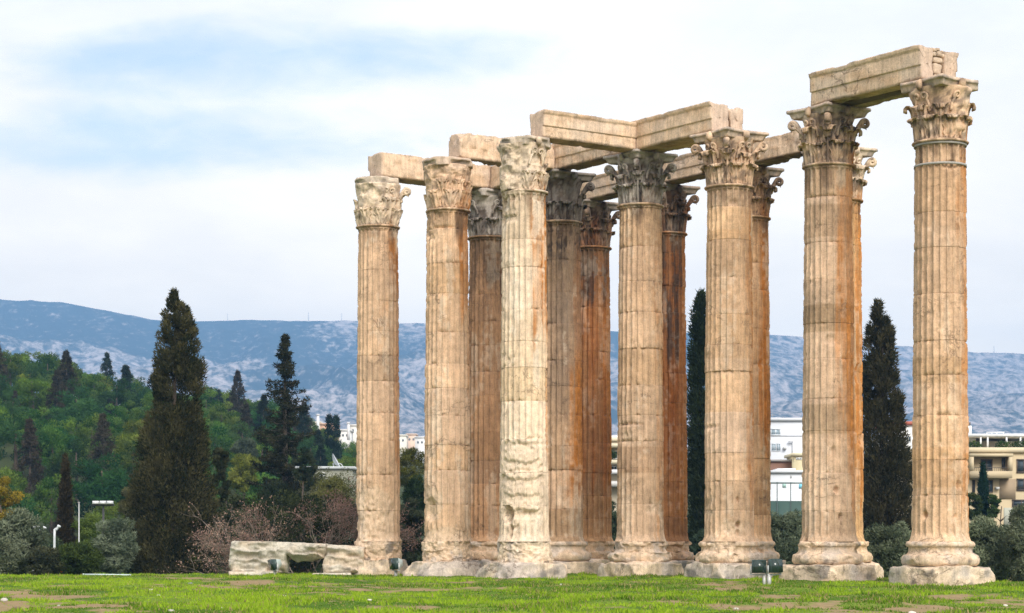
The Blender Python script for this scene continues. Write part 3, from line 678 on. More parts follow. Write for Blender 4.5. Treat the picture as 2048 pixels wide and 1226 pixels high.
column(-1, 4, dict(base=BEIGE * 1.03, erode=-.34, low=.35, leach=.35, dvar=.05, deep=.08,
    stain=[(18, 50, 11.0, 14.9, .8, ORANGE * .95), (45, 72, 8, 12, .35, ORANGE)], soot=[(45, 32, 14.2, 15.1, .6)],
    patch=[(-45, zy(A_, 450), 45, .8, .9), (-50, zy(A_, 1010), 34, .7, .9), (-10, zy(A_, 1080), 80, .5, .8)],
    dent=[(-52, zy(A_, 1020), 24, .5, .16), (-10, zy(A_, 460), 40, .05, .12)],
    capsoot=[(70, 22, 15, 16.3, .3)], base_er=.10, base_cut=.5, spread=.16, plinth_cut=.25, worn_base=True, noring=[(-70, 50)],
    cap=dict(er=.06, crust_shade=.45, base=BEIGE * 1.06, grey=.2, fat=.10, snap=1, curl=.3, nohelix=(0, 1, 2), novolute=[(0, 181)], noleaf=[(0, -75, 40), (1, -75, 30)], bulge=[(-40, 60, 1.2, 1.8, .02), (25, 22, 1.15, 1.65, .08)], abmax=[(0, 181, 1.04)], fleuron=False)),
    'worn beige column second from the left, its base spread into grey rubble', 108)
A_ = (-1, 5)
column(-1, 5, dict(base=BEIGE * .95, erode=-.40, low=.42, leach=.3, dvar=.05, deep=.07,
    stain=[(8, 40, 12.2, 14.9, .85, ORANGE * .85), (42, 68, 5, 13.5, .5, ORANGE)], soot=[(30, 45, 14.55, 15.1, .4)],
    band=[(zy(A_, 764), zy(A_, 712), (.86, .85, .82))],
    patch=[(-20, zy(A_, 1030), 70, 1.2, .7)], dent=[(-15, zy(A_, 1078), 28, .12, .07)],
    capsoot=[(80, 22, 14.9, 16, .5)], base_er=.10, base_cut=.6, plinth_cut=.72, worn_base=True,
    cap=dict(er=.06, crust_shade=.45, base=PALE * .98, grey=.2, fat=.09, snap=1, curl=.35, nohelix=(0, 1, 2), novolute=[(0, 60), (-90, 40), (180, 60)], noleaf=[(1, -40, 40)], bulge=[(-50, 55, 1.15, 1.75, .01), (15, 22, 1.1, 1.6, .09)], abmax=[(0, 181, .95)], fleuron=False)),
    'leftmost standing column, a single broken volute stub left on its worn capital', 109)
A_ = (1, 2)
column(1, 2, dict(flute=.095, base=np.array([.56, .36, .19]), erode=-.35, low=.25, leach=.3, stain=[(20, 60, 3.5, 14.8, .75, ORANGE * 1.05)], soot=[], dent=[(60, zy(A_, 750), 22, .4, .14), (70, zy(A_, 880), 20, .25, .1)],
    capsoot=[(30, 40, 14.9, 15.6, .25)], base_er=.06, cap=dict(er=.02, base=PALE, grey=.2)),
    'orange-streaked column mostly hidden behind the column with the half-blackened capital', 110)
A_ = (1, 3)
column(1, 3, dict(flute=.095, base=np.array([.55, .35, .20]), erode=-.38, low=.25, leach=.35, dvar=.08, stain=[(10, 50, 6, 14.9, .85, ORANGE)], soot=[(70, 30, 14.4, 15.1, .5)], dent=[(35, zy(A_, 730), 14, .15, .09)],
    capsoot=[(75, 45, 15.6, 17, .65)], base_er=.06, cap=dict(er=.016, base=np.array([.48, .31, .19]), grey=.15)),
    'slim orange column half hidden behind the one with the most complete capital', 111)
A_ = (1, 4)
column(1, 4, dict(flute=.095, base=np.array([.42, .20, .085]), erode=-.46, low=.25, leach=.18, dvar=.16, stain=[(-90, -20, 5.2, 15, .85, DKORANGE), (40, 70, 3, 14, .6, ORANGE)], soot=[(20, 60, 9.5, 15.1, .75)],
    capsoot=[(0, 200, 14.9, 17.1, .72)], base_er=.08, base_cut=.2, cap=dict(er=.015, base=np.array([.30, .18, .11]), grey=.1)),
    'deep rust-brown column beside the tall thin cypress, blackened near its top', 112)
A_ = (1, 5)
column(1, 5, dict(flute=.095, base=np.array([.42, .235, .115]), erode=-.46, low=.15, leach=.18, dvar=.13, stain=[(-90, -10, 4.2, 15, .75, DKORANGE * 1.2), (35, 65, 3, 14, .6, ORANGE)], soot=[(0, 120, 12.5, 15.1, .7)],
    capsoot=[(10, 200, 14.9, 17.1, .7)], base_er=.06, cap=dict(er=.015, base=np.array([.34, .23, .15]), grey=.15)),
    'farthest dark brown column, seen through the middle of the ruin left of the grey gap', 113)

# ------------------------------------------------------------------ architrave beams
def beam(p0, p1, lo, hi, z1, label, seed, fascia=(True, True), er=.022, rough_face=False, tone=1.0, roundend=0.0, soffit=.35, group='marble architrave beams lying across the capitals', flat=False):
    """beam from p0 to p1 (ground points); its cross-section runs from lo to hi metres across, 17.05 to z1 high"""
    p0, p1 = np.asarray(p0), np.asarray(p1); d = p1 - p0; L = np.linalg.norm(d); d = d / L; nrm = np.array([-d[1], d[0]])
    H = z1 - ZTOP - .004; w = hi - lo
    left = [(0, 0), (0, .10), (0, .25), (0, .40), (-.002, .425), (.045, .43), (.05, .46), (.05, .62), (.05, .80), (.05, .86), (.085, .88), (.10, .92), (.115, .97), (.115, 1.0)]
    fl = left if fascia[0] else [(0, b) for _, b in left]; fr = left if fascia[1] else [(0, b) for _, b in left]
    prof = [(lo - a, b * H) for a, b in fl] + [(lo + w * k, H) for k in (.15, .35, .55, .75, .9)] + [(hi + a, b * H) for a, b in fr[::-1]] + [(lo + w * k, 0) for k in (.85, .65, .5, .35, .15)]
    prof = np.array(prof); m = len(prof); nL = max(8, int(L / .075)); T = np.linspace(0, L, nL)
    s, k = np.meshgrid(T, np.arange(m), indexing='ij'); a = prof[k, 0]; b = prof[k, 1]
    cc = (lo + hi) / 2
    v = np.stack([s, a, b], -1)
    # end caps: shrinking rings
    def cap(x0, sg): return np.stack([np.stack([np.full(m, x0 + sg * roundend * (1 - f_ ** 2)), cc + (prof[:, 0] - cc) * f_, H / 2 + (prof[:, 1] - H / 2) * f_], -1) for f_ in (.86, .66, .44, .22, .03)])
    v = np.concatenate([cap(0, -1)[::-1], v, cap(L, 1)])
    p = v + seed * 4.1; n1 = fbm(p * .9, 3, seed); n2 = fbm(p * 3.2, 3, seed + 1); n3 = fbm(p * 9, 2, seed + 2)
    ctr = np.stack([v[..., 0], np.full(v.shape[:2], cc), np.full(v.shape[:2], H / 2)], -1); dirv = v - ctr; dl = np.linalg.norm(dirv, axis=-1, keepdims=True) + 1e-6
    amt = er * (.5 * n2 + .4 * n3); corner = sm(.42, .62, dl[..., 0] / sqrt((w / 2) ** 2 + (H / 2) ** 2) - .25)
    amt = amt - er * 2.5 * sm(.25, .7, n1 + .3 * n2) * corner
    endd = np.minimum(s.min() + v[..., 0], L - v[..., 0]); amt = amt - er * 2.2 * sm(.22, 0, endd) * sm(-.1, .6, n2)
    if rough_face: amt = amt + .05 * n1 - .06 * sm(.1, .6, n2)
    v = v + dirv / dl * amt[..., None]
    v[..., 0] += .02 * n2 * sm(.1, 0, endd)
    v[..., 2] = np.where(v[..., 2] < H * .02, np.maximum(v[..., 2], 0.0), v[..., 2])
    Wv = np.stack([p0[0] + d[0] * v[..., 0] + nrm[0] * v[..., 1], p0[1] + d[1] * v[..., 0] + nrm[1] * v[..., 1], ZTOP + .004 + v[..., 2]], -1)
    c = np.broadcast_to(np.array([.70, .508, .352]) * tone, v.shape) * (1 + .10 * n1 + .10 * n2 + .06 * n3)[..., None]
    vein = fbm(np.stack([v[..., 0] * .6 + .35 * v[..., 2], v[..., 1], v[..., 2] * 6 - 1.2 * v[..., 0]], -1) + seed, 3, seed + 5)
    c = lerp(c, np.array([.50, .31, .175]) * tone, (sm(.1, .6, vein) * .5)[..., None])
    c = lerp(c, np.array([.40, .35, .31]), (sm(.0, .5, n1 + .4 * n2) * .35)[..., None])
    under = (v[..., 2] < H * .04); c = np.where(under[..., None], lerp(c, np.array([.13, .09, .065]), np.clip(soffit + .5 * n1, 0, 1)[..., None]), c)  # shade of the beam's underside painted into the stone colour
    topm = sm(H * .93, H, v[..., 2]); c = lerp(c, np.array([.24, .21, .19]), (topm * sm(-.2, .4, n2) * .7)[..., None])
    if er < 0.2:
        e2 = sm(.12, 0.0, endd); c = lerp(c, np.array([.47, .36, .29]) * tone, (e2 * .6)[..., None])
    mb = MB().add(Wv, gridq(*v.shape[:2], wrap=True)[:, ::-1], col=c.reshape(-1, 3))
    return mb.build('architrave', M_STONE, label=label, cat='beam', group=group)
def row_beam(r, i0, i1, v0, v1, z1, label, seed, u0=0.0, u1=0.0, **k):   # along a row; across = metres along -v..+v
    return beam(gridpt(r, i1, u1), gridpt(r, i0, u0), v0, v1, z1, label, seed, **k)
def perp_beam(i, r0, r1, u0, u1, z1, label, seed, v0=0.0, v1=0.0, **k):
    return beam(gridpt(r0, i, 0, v0), gridpt(r1, i, 0, v1), u0, u1, z1, label, seed, **k)
# in row_beam the direction runs towards the camera, so its left normal is +v reversed: use mirrored limits
row_beam(0, 0, 1, -.12, .87 - 1.74 - .0, 18.22, '', 0) if False else None
def rb(r, i0, i1, v0, v1, *a, **k): return beam(gridpt(r, i0, k.pop('u0', 0.0)), gridpt(r, i1, k.pop('u1', 0.0)), -v1, -v0, *a, **k)   # direction +u, left normal = -v
rb(0, 0, 1, -.87, -.30, 18.24, 'outer slab of the highest architrave, its moulded face towards the left', 201, fascia=(False, True), tone=.97, u0=.05)
rb(0, 0, 1, .30, .87, 18.20, 'inner slab of the highest architrave, behind its rubble core', 202, fascia=(True, False), u0=.08, tone=.95)
rb(0, 2, 3, -.87, -.03, 18.20, 'moulded architrave from the complete leafy capital to the inner corner', 203, fascia=(False, True), u1=.87)
rb(0, 2, 3, .05, .72, 18.10, 'round-ended weathered block behind the angled architrave above the leafy capital', 204, fascia=(False, False), er=.07, roundend=.05, rough_face=True)
perp_beam(3, -1, 0, -.87, 0.0, 18.12, 'moulded architrave from the palest broken column to the inner corner', 205, fascia=(True, False), v0=.28, v1=-.905, er=.024)
perp_beam(4, -1, 0, -.87, 0.0, 18.10, 'rough-faced architrave running back from the worn second column', 206, fascia=(False, False), v0=.06, v1=-.905, er=.06, rough_face=True)
perp_beam(5, -1, 0, -.87, .25, 18.08, 'plain architrave running back from the leftmost column', 207, fascia=(False, False), v0=-.35, v1=-.45, er=.035)
rb(0, 3, 4, -.87, 0.0, 18.15, 'architrave from the inner corner back to the soot-black capital', 208, fascia=(False, True), u0=.90, u1=.87, er=.045, soffit=.8)
rb(0, 4, 5, -.40, .42, 18.05, 'short visible block end on the grey capital of the reddish column', 209, fascia=(False, False), u0=.90, u1=.0, er=.04, tone=.9)
rb(1, 2, 3, -.87, .2, 17.98, 'weathered back-row architrave at the right, behind the leafy capital', 210, fascia=(False, False), er=.06, rough_face=True, soffit=.8, tone=.97, u0=.1)
rb(1, 3, 4, -.87, 0.0, 18.05, 'moulded back-row architrave between the slim orange and rust-brown columns', 211, fascia=(False, True), soffit=.8, u0=.01, tone=.97)
rb(1, 4, 5, -.87, 0.0, 18.05, 'farthest architrave, ending on the dark farthest column', 212, fascia=(False, True), soffit=.8, u0=.01, tone=.95)
# rubble core between the two slabs of the highest architrave
def rubble(name, u0, u1, label, seed, stones):
    o = gridpt(0, 0) if name != 'x' else None
    mb = MB(); rs = np.random.default_rng(seed)
    for (v_, z_, w_, h_) in stones:
        c2 = gridpt(0, 0 if u0 < 2 else 1, (u0 + u1) / 2 if u0 < 2 else 0, v_)
        v, q = rblock(7, 7, 7, (-w_ / 2, -abs(u1 - u0) / 2, -h_ / 2), (w_ / 2, abs(u1 - u0) / 2, h_ / 2))
        k = np.array([w_ / 2, abs(u1 - u0) / 2, h_ / 2]); nn = v / k; l = (np.abs(nn) ** 5).sum(1) ** .2; v = v / l[:, None] * .97
        v = rough(v, seed + int(z_ * 100) + int(v_ * 77), .03, 4, False)
        ca, sa = cos(TH), sin(TH); w = np.stack([v[:, 0] * ca - v[:, 1] * sa + c2[0], v[:, 0] * sa + v[:, 1] * ca + c2[1], v[:, 2] + z_], 1)
        mb.add(w, q, col=np.array([.60, .46, .34]) * rs.uniform(.75, 1.1))
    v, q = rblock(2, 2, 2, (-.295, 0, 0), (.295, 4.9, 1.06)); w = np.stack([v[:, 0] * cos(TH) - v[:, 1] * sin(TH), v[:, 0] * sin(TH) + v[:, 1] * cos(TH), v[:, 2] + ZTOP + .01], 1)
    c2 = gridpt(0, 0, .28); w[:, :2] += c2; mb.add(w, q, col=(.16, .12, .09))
    return mb.build('rubble_core', M_STONE, label=label, cat='masonry')
rubble('core', 0.06, .36, 'patch of rough rubble masonry filling the near end of the highest architrave', 231,
       [(-.02, 17.25, .40, .18), (.14, 17.10, .22, .10), (-.12, 17.12, .22, .12), (-.02, 17.54, .44, .36), (.0, 17.84, .46, .2), (-.18, 18.02, .2, .15), (-.18, 18.16, .17, .12), (.06, 18.05, .26, .19), (.24, 18.02, .12, .14), (.22, 18.15, .14, .11), (.02, 18.20, .18, .10)])

# ------------------------------------------------------------------ fallen blocks at the left
def poly_slab(pts_px, Y, depth, seed, name, label, step=.05, amp=.07, tone=1.0, recess=()):
    """broken block whose front outline follows pts (photo pixels at distance Y), with its own thickness and rough faces"""
    pts = np.array([P(x, y, Y)[[0, 2]] for x, y in pts_px]); lo, hi = pts.min(0), pts.max(0)
    nx, nz = int((hi[0] - lo[0]) / step) + 2, int((hi[1] - lo[1]) / step) + 2
    gx, gz = np.meshgrid(lo[0] + np.arange(nx + 1) * step, lo[1] + np.arange(nz + 1) * step, indexing='ij')
    cx, cz = gx[:-1, :-1] + step / 2, gz[:-1, :-1] + step / 2
    ins = np.zeros(cx.shape, bool); n = len(pts)
    for k in range(n):
        (x0, z0), (x1, z1) = pts[k], pts[(k + 1) % n]
        c = ((z0 > cz) != (z1 > cz)); xi = (x1 - x0) * (cz - z0) / (z1 - z0 + 1e-12) + x0; ins ^= c & (cx < xi)
    # snap border nodes to the outline
    P2 = np.stack([gx, gz], -1).reshape(-1, 2); best = np.full(len(P2), 9.0); near = P2.copy()
    for k in range(n):
        a, b = pts[k], pts[(k + 1) % n]; ab = b - a; tt = np.clip(((P2 - a) @ ab) / (ab @ ab + 1e-12), 0, 1); q = a + tt[:, None] * ab; dd = np.linalg.norm(P2 - q, axis=1)
        m = dd < best; best[m] = dd[m]; near[m] = q[m]
    cnt = np.zeros((nx + 1, nz + 1), int)
    for dx in (0, 1):
        for dz in (0, 1): cnt[dx:nx + dx, dz:nz + dz] += ins
    border = ((cnt > 0) & (cnt < 4)).ravel(); P2[border] = lerp(P2[border], near[border], .9)
    used = (cnt > 0).ravel(); idx = -np.ones(len(P2), int); idx[used] = np.arange(used.sum()); U = P2[used]; db = best[used] * (~border[used])
    p3 = np.stack([U[:, 0], 0 * U[:, 0], U[:, 1]], -1) + seed
    n1 = fbm(p3 * 1.2, 3, seed); n2 = fbm(p3 * np.array([2.5, 1, 6.5]), 3, seed + 1)
    yf = -amp * 1.2 * n1 - amp * .8 * n2 - amp * 1.7 * ((((U[:, 1] * 2.1 + .22 * U[:, 0] + .45 * n1) % 1.0) ** 1.8) - .4) + .09 * sm(.10, 0, db)
    for x0, x1, y0, y1, dp in recess:
        a, b = P(x0, y0, Y), P(x1, y1, Y); yf = yf + dp * sm(a[0], a[0] + .25, U[:, 0] + .15 * n1) * sm(b[0] + .1, b[0] - .1, U[:, 0]) * sm(a[2] + .05, b[2], U[:, 1] - .12 * n2)
    fr = np.stack([U[:, 0], Y + yf, U[:, 1]], -1); bk = np.stack([U[:, 0], Y + depth + .5 * amp * n2, U[:, 1]], -1); N = len(U)
    ii, jj = np.nonzero(ins); W = nz + 1
    q = idx[np.stack([ii * W + jj, (ii + 1) * W + jj, (ii + 1) * W + jj + 1, ii * W + jj + 1], 1)]
    e = {}
    for f_ in q:
        for k in range(4):
            a, b = int(f_[k]), int(f_[(k + 1) % 4])
            if (b, a) in e: del e[(b, a)]
            else: e[(a, b)] = 1
    side = []; vs = [fr, bk]; lev = 6; base = 2 * N; extra = []
    ring = sorted({a for ab in e for a in ab}); rid = {a: k for k, a in enumerate(ring)}; nr = len(ring)
    for l in range(1, lev): extra.append(lerp(fr[ring], bk[ring], l / lev))
    vs += extra; V = np.concatenate(vs)
    lid = lambda a, l: a if l == 0 else (N + a if l == lev else base + (l - 1) * nr + rid[a])
    for a, b in e:
        for l in range(lev): side.append((lid(b, l), lid(a, l), lid(a, l + 1), lid(b, l + 1)))
    V = rough(V, seed + 9, .03, 3, False); V[:, 2] = np.maximum(V[:, 2], lo[1] - .04)
    pp = V + seed; m1 = fbm(pp * 1.1, 3, seed + 4); m2 = fbm(pp * np.array([1, 1, 4]), 3, seed + 5)
    c = lerp(np.array([.60, .545, .45]), np.array([.62, .50, .375]), sm(-.3, .5, m1)[:, None]) * tone
    c = lerp(c, np.array([.42, .39, .33]), (sm(.05, .6, m2) * .42)[:, None]); c = lerp(c, np.array([.16, .15, .12]), (sm(.5, .9, fbm(pp * np.array([2.4, 2.4, 5]), 3, seed + 6)) * .55)[:, None])
    return MB().add(V, np.concatenate([q, q[:, ::-1] + N, np.array(side)]), col=c).build(name, M_BLOCK, label=label, cat='stone block')
poly_slab([(460, 1085), (463, 1082), (560, 1084), (651, 1088), (652, 1100), (647, 1117), (632, 1119), (621, 1124), (600, 1122), (592, 1126), (583, 1119), (572, 1108), (573, 1126), (572, 1145), (500, 1146), (463, 1144), (457, 1132), (457, 1118), (459, 1100)], 90.0, 1.3, 301,
          'fallen_block', 'long fallen grey-white architrave block with a hollow broken underside, left of the columns', amp=.13, tone=.84, recess=[(568, 652, 1101, 1126, .42), (470, 520, 1103, 1108, .10)])
poly_slab([(654, 1089), (706, 1092), (728, 1094), (728, 1147), (690, 1148), (646, 1147), (644, 1130), (650, 1112)], 90.2, 1.1, 302, 'fallen_block', 'short cream fallen block against the leftmost column', amp=.10, tone=.92)
poly_slab([(457, 1143), (553, 1143), (555, 1155), (456, 1155)], 89.6, 1.6, 303, 'fallen_block', 'low flat slab under the left end of the long fallen block', amp=.02, tone=.95)
poly_slab([(624, 1147), (700, 1146), (702, 1156), (623, 1156)], 89.6, 1.0, 304, 'fallen_block', 'low flat slab in the grass under the short cream block', amp=.02, tone=.95)

# ------------------------------------------------------------------ floodlights
def floodlight(px, py, Y, face, label, wdt=.62, hgt=.50, tilt=.25, post=.25, dark=False, po=0.0, group='floodlights aimed at the columns'):
    """housing with a glazed front > glass, bracket, post; face = heading of the glass"""
    c = P(px, py, Y); g = terrain(c[0], c[1]); root = empty('floodlight', (c[0], c[1], float(g)), face, label, 'floodlight', group); z0 = c[2] - g
    def tr(v):
        v = np.asarray(v, float); ca, sa = cos(tilt), sin(tilt); y = v[:, 1] * ca - v[:, 2] * sa; z = v[:, 1] * sa + v[:, 2] * ca; return np.stack([v[:, 0], y, z + z0], 1)
    a, b = wdt / 2, hgt / 2
    f0 = [(-a, -.16, -b), (a, -.16, -b), (a, -.16, b), (-a, -.16, b)]; f1 = [(-a, .02, -b), (a, .02, -b), (a, .02, b), (-a, .02, b)]; f2 = [(-a * .55, .26, -b * .5), (a * .55, .26, -b * .5), (a * .55, .26, b * .55), (-a * .55, .26, b * .55)]
    q = lambda o: [(o + k, o + 4 + k, o + 4 + (k + 1) % 4, o + (k + 1) % 4) for k in range(4)]
    hc = (.05, .055, .055) if dark else (.50, .58, .56)
    MB().add(tr(np.array(f1 + f2)), q(0) + [(7, 6, 5, 4)], col=hc).build('housing', M_METAL, root)
    MB().add(tr(np.array(f0 + f1)), q(0) + [(0, 1, 2, 3)], col=(.035, .06, .055)).build('hood', M_METAL, root)
    gl = MB(); gl.add(tr(np.array([(-a * .92, -.175, -b * .9), (a * .92, -.175, -b * .9), (a * .92, -.175, b * .9), (-a * .92, -.175, b * .9), (-a * .92, -.162, -b * .9), (a * .92, -.162, -b * .9), (a * .92, -.162, b * .9), (-a * .92, -.162, b * .9)])), [(0, 1, 2, 3)] + q(0), col=(.02, .035, .03)); gl.build('glass', M_GLASS, root)
    br = MB(); rim = .03
    for s in (-1, 1): br.box((s * (a + .03), .02, z0 - b * .55), (.035, .07, b * 1.3))
    br.box((0, .02, z0 - b * 1.25), (wdt + .1, .08, .035)); br.box((po / 2, .02, z0 - b * 1.25 - .02), (abs(po) + .1, .07, .03)); br.c = [np.tile(np.array([.42, .43, .42], np.float32), (len(x), 1)) for x in br.v]; br.build('bracket', M_METAL, root)
    hp = max(.06, z0 - b * 1.25); MB().box((po, .02, hp / 2 - .05), (.11, .11, hp + .1), col=(.50, .49, .46)).build('post', M_METAL, root)
    return root
floodlight(549, 1128, 88.5, radians(-62), 'green-white floodlight standing before the long fallen block', .55, .42, .30)
floodlight(791, 1127, 87.5, radians(-64), 'green-white floodlight beside the base of the leftmost column', .62, .46, .15)
floodlight(1517, 1133, 71.5, radians(8), 'dark green floodlight, left one of the pair on a short post in the grass', .46, .44, -.05, dark=True, po=.21)
floodlight(1549, 1132, 71.5, radians(28), 'black floodlight, right one of the pair on a short post in the grass', .46, .46, -.1, dark=True, po=-.21)

# ------------------------------------------------------------------ trees
def leaf_tris(c, d, ln, wd, col, rs, nrm=None):
    n = len(c); r = rs.normal(0, 1, (n, 3)) if nrm is None else nrm + rs.normal(0, .32, (n, 3)); s = np.cross(d, r); s /= np.linalg.norm(s, axis=1)[:, None] + 1e-9
    ln = ln * rs.uniform(.6, 1.35, (n, 1)); wd = wd * rs.uniform(.6, 1.35, (n, 1))
    v = np.stack([c - s * wd / 2, c + s * wd / 2, c + d * ln], 1).reshape(-1, 3)
    return v, np.arange(3 * n).reshape(-1, 3), np.repeat(col, 3, 0)
def unit(v): return v / (np.linalg.norm(v, axis=-1, keepdims=True) + 1e-9)
def clumps(mb, cen, rad, per, ln, wd, c0, c1, rs, up=.3, out=None, squash=1.0, jit=.5):
    """leaf clumps: cen (k,3), rad (k,) ; leaves on and in each clump, coloured per clump"""
    k = len(cen); n = k * per; ci = np.repeat(np.arange(k), per)
    q = unit(rs.normal(0, 1, (n, 3))); rr = rs.uniform(.25, 1, (n, 1)) ** .4 * rad[ci][:, None]
    off = q * rr; off[:, 2] *= squash
    tg = unit(np.cross(q, rs.normal(0, 1, (n, 3)))); d = q * .35 + tg * .8 + rs.normal(0, jit * .5, (n, 3)); d[:, 2] += up
    if out is not None: d = d + out[ci]
    f = np.clip(rs.uniform(0, 1, k)[ci] + rs.normal(0, .18, n), 0, 1)[:, None]
    col = lerp(np.array(c0), np.array(c1), f)
    v, t_, c = leaf_tris(cen[ci] + off, unit(d), ln, wd, col, rs, q); mb.add(v, tris=t_, col=c)
def trunk_mesh(h, r, rs, limbs=5, col=(.10, .075, .055), lean=.05, crown=None):
    mb = MB(); z = np.linspace(-.4, h, 9); x = np.cumsum(rs.normal(0, lean * h / 9, 9)) ; y = np.cumsum(rs.normal(0, lean * h / 9, 9)); x -= x[0]; y -= y[0]
    pts = np.stack([x, y, z], 1); mb.tube(pts, np.linspace(r * 1.25, r * .35, 9), 8, col=col)
    for k in range(limbs):
        i = rs.integers(3, 8); a = rs.uniform(0, 2 * pi); L = min(h, 2.2) * rs.uniform(.25, .45)
        s = pts[i]; e = s + np.array([cos(a), sin(a), .75]) * L * .6
        mb.tube(spline([s, (s + e) / 2 + rs.normal(0, .06 * L, 3), e], 6), np.linspace(r * .45, r * .12, 6), 6, col=col)
    return mb
def cypress(px, ytop, ybase, Y, prof, label, seed, n=520, per=85, c0=(.030, .030, .014), c1=(.085, .072, .030), ln=.26, wd=.085, sq=1.5, name='cypress_tree', group=None, crad=(.28, .5), cat='tree'):
    """prof: list of (photo row, left px, right px) outlining the crown"""
    rs = np.random.default_rng(seed); s = Y / FPX; b = P(px, ybase, Y); g = float(terrain(b[0], Y)); root = empty(name, (b[0], Y, g), 0, label, cat, group)
    pr = np.array(prof, float); zz = CAMH + (HOR - pr[:, 0]) * s - g; cx = ((pr[:, 1] + pr[:, 2]) / 2 - px) * s; hw = (pr[:, 2] - pr[:, 1]) / 2 * s
    o = np.argsort(zz); zz, cx, hw = zz[o], cx[o], hw[o]
    zd = rs.uniform(0, 1, 6000); zq = np.linspace(zz[0], zz[-1], 400); cdf = np.cumsum(np.interp(zq, zz, hw) + .16 * hw.max()); cdf /= cdf[-1]
    z = np.interp(rs.uniform(0, 1, n), cdf, zq); R = np.interp(z, zz, hw); C = np.interp(z, zz, cx); a = rs.uniform(0, 2 * pi, n)
    rad = rs.uniform(*crad, n) * np.clip(R / hw.max() * 1.3, .5, 1.1); inner = rs.uniform(0, 1, n) < .25
    rho = np.maximum(0, R - rad * .75) * np.where(inner, rs.uniform(0, .7, n), rs.uniform(.9, 1.16, n))
    cen = np.stack([C + rho * np.cos(a), rho * np.sin(a), z], 1); out = np.stack([np.cos(a), np.sin(a), 0 * a], 1) * .5
    mb = MB(); clumps(mb, cen, rad, per, ln, wd, c0, c1, rs, up=1.0, out=out, squash=sq, jit=.35)
    trunk_mesh(zz[-1] * .88, max(.12, hw.max() * .09), rs, 0, lean=.01).build('trunk', M_BARK, root); mb.build('crown', M_LEAF, root); return root
def bush(px, py0, py1, hwpx, Y, label, seed, c0, c1, n=46, per=190, ln=.16, wd=.06, name='olive_tree', cat='tree', group=None, trunk=True, squash=.8, rs_f=.30):
    """rounded crown from photo rows py0 (top) to py1 (bottom), centred on px"""
    rs = np.random.default_rng(seed); s = Y / FPX; b = P(px, py1, Y); g = float(terrain(b[0], Y)); root = empty(name, (b[0], Y, g), 0, label, cat, group)
    z0, z1 = CAMH + (HOR - py1) * s - g, CAMH + (HOR - py0) * s - g; h = hwpx * s; H = (z1 - z0) / 2; zc = (z0 + z1) / 2
    q = unit(rs.normal(0, 1, (n, 3))); rr = rs.uniform(.25, 1, (n, 1)) ** .45; cr = rs.uniform(.7, 1.3, n) * rs_f * min(h, H * 1.3)
    lump = 1 + .25 * np.sin(np.arctan2(q[:, 1], q[:, 0]) * 3 + seed)[:, None]
    cen = q * rr * np.array([h - cr.mean() * .8, h * .8 - cr.mean() * .5, H - cr.mean() * .6]) * np.concatenate([lump, lump, np.ones_like(lump)], 1) + np.array([0, 0, zc])
    mb = MB(); clumps(mb, cen, cr, per, ln, wd, c0, c1, rs, up=.35, squash=squash)
    if trunk: trunk_mesh(max(.6, zc), .06 + .05 * h, rs, 6, lean=.12).build('trunk', M_BARK, root)
    mb.build('crown', M_LEAF, root); return root

cypress(350, 590, 1147, 106, [(588, 346, 350), (600, 336, 362), (625, 328, 378), (660, 322, 392), (700, 312, 400), (745, 306, 405), (778, 304, 410), (790, 312, 392), (830, 300, 402), (870, 284, 412), (920, 272, 416), (970, 266, 424), (1030, 262, 434), (1100, 266, 436), (1160, 280, 428)],
        'huge dark brownish cypress rising above the hill at the left', 401, n=640, per=150, c0=(.015, .021, .010), c1=(.090, .080, .036), ln=.17, wd=.065, crad=(.34, .62), sq=1.3)
cypress(1400, 585, 1135, 118, [(583, 1398, 1402), (600, 1388, 1411), (640, 1382, 1418), (700, 1378, 1423), (800, 1376, 1426), (900, 1375, 1428), (1000, 1374, 1430), (1080, 1376, 1430), (1145, 1380, 1424)],
        'tall slim dark green cypress between two columns right of the rust-brown column', 402, n=420, per=80, c0=(.016, .030, .016), c1=(.048, .070, .034), ln=.24, wd=.08)
cypress(1765, 610, 1140, 112, [(608, 1754, 1758), (622, 1744, 1772), (650, 1736, 1782), (700, 1728, 1790), (760, 1726, 1797), (800, 1724, 1801), (850, 1722, 1808), (900, 1718, 1818), (960, 1714, 1826), (1040, 1712, 1832), (1110, 1716, 1832), (1150, 1722, 1826)],
        'tall loose dark cypress between the two rightmost columns', 403, n=620, per=75, c0=(.022, .026, .015), c1=(.085, .074, .038), ln=.24, wd=.075, crad=(.26, .5))
cypress(131, 915, 1100, 122, [(914, 130, 132), (930, 126, 137), (970, 121, 141), (1020, 119, 144), (1070, 116, 147), (1110, 118, 144)],
        'small thin brownish cypress behind the shrubs at the far left', 404, n=170, per=70, c0=(.026, .024, .013), c1=(.080, .060, .030), ln=.2, wd=.07, crad=(.2, .32))
cypress(1966, 930, 1035, 150, [(929, 1965, 1967), (945, 1961, 1971), (980, 1957, 1975), (1015, 1954, 1978), (1045, 1956, 1976)],
        'small cone-shaped cypress in front of the cream apartment house', 405, n=120, per=60, c0=(.010, .030, .018), c1=(.022, .052, .030), ln=.2, wd=.08, crad=(.2, .34))
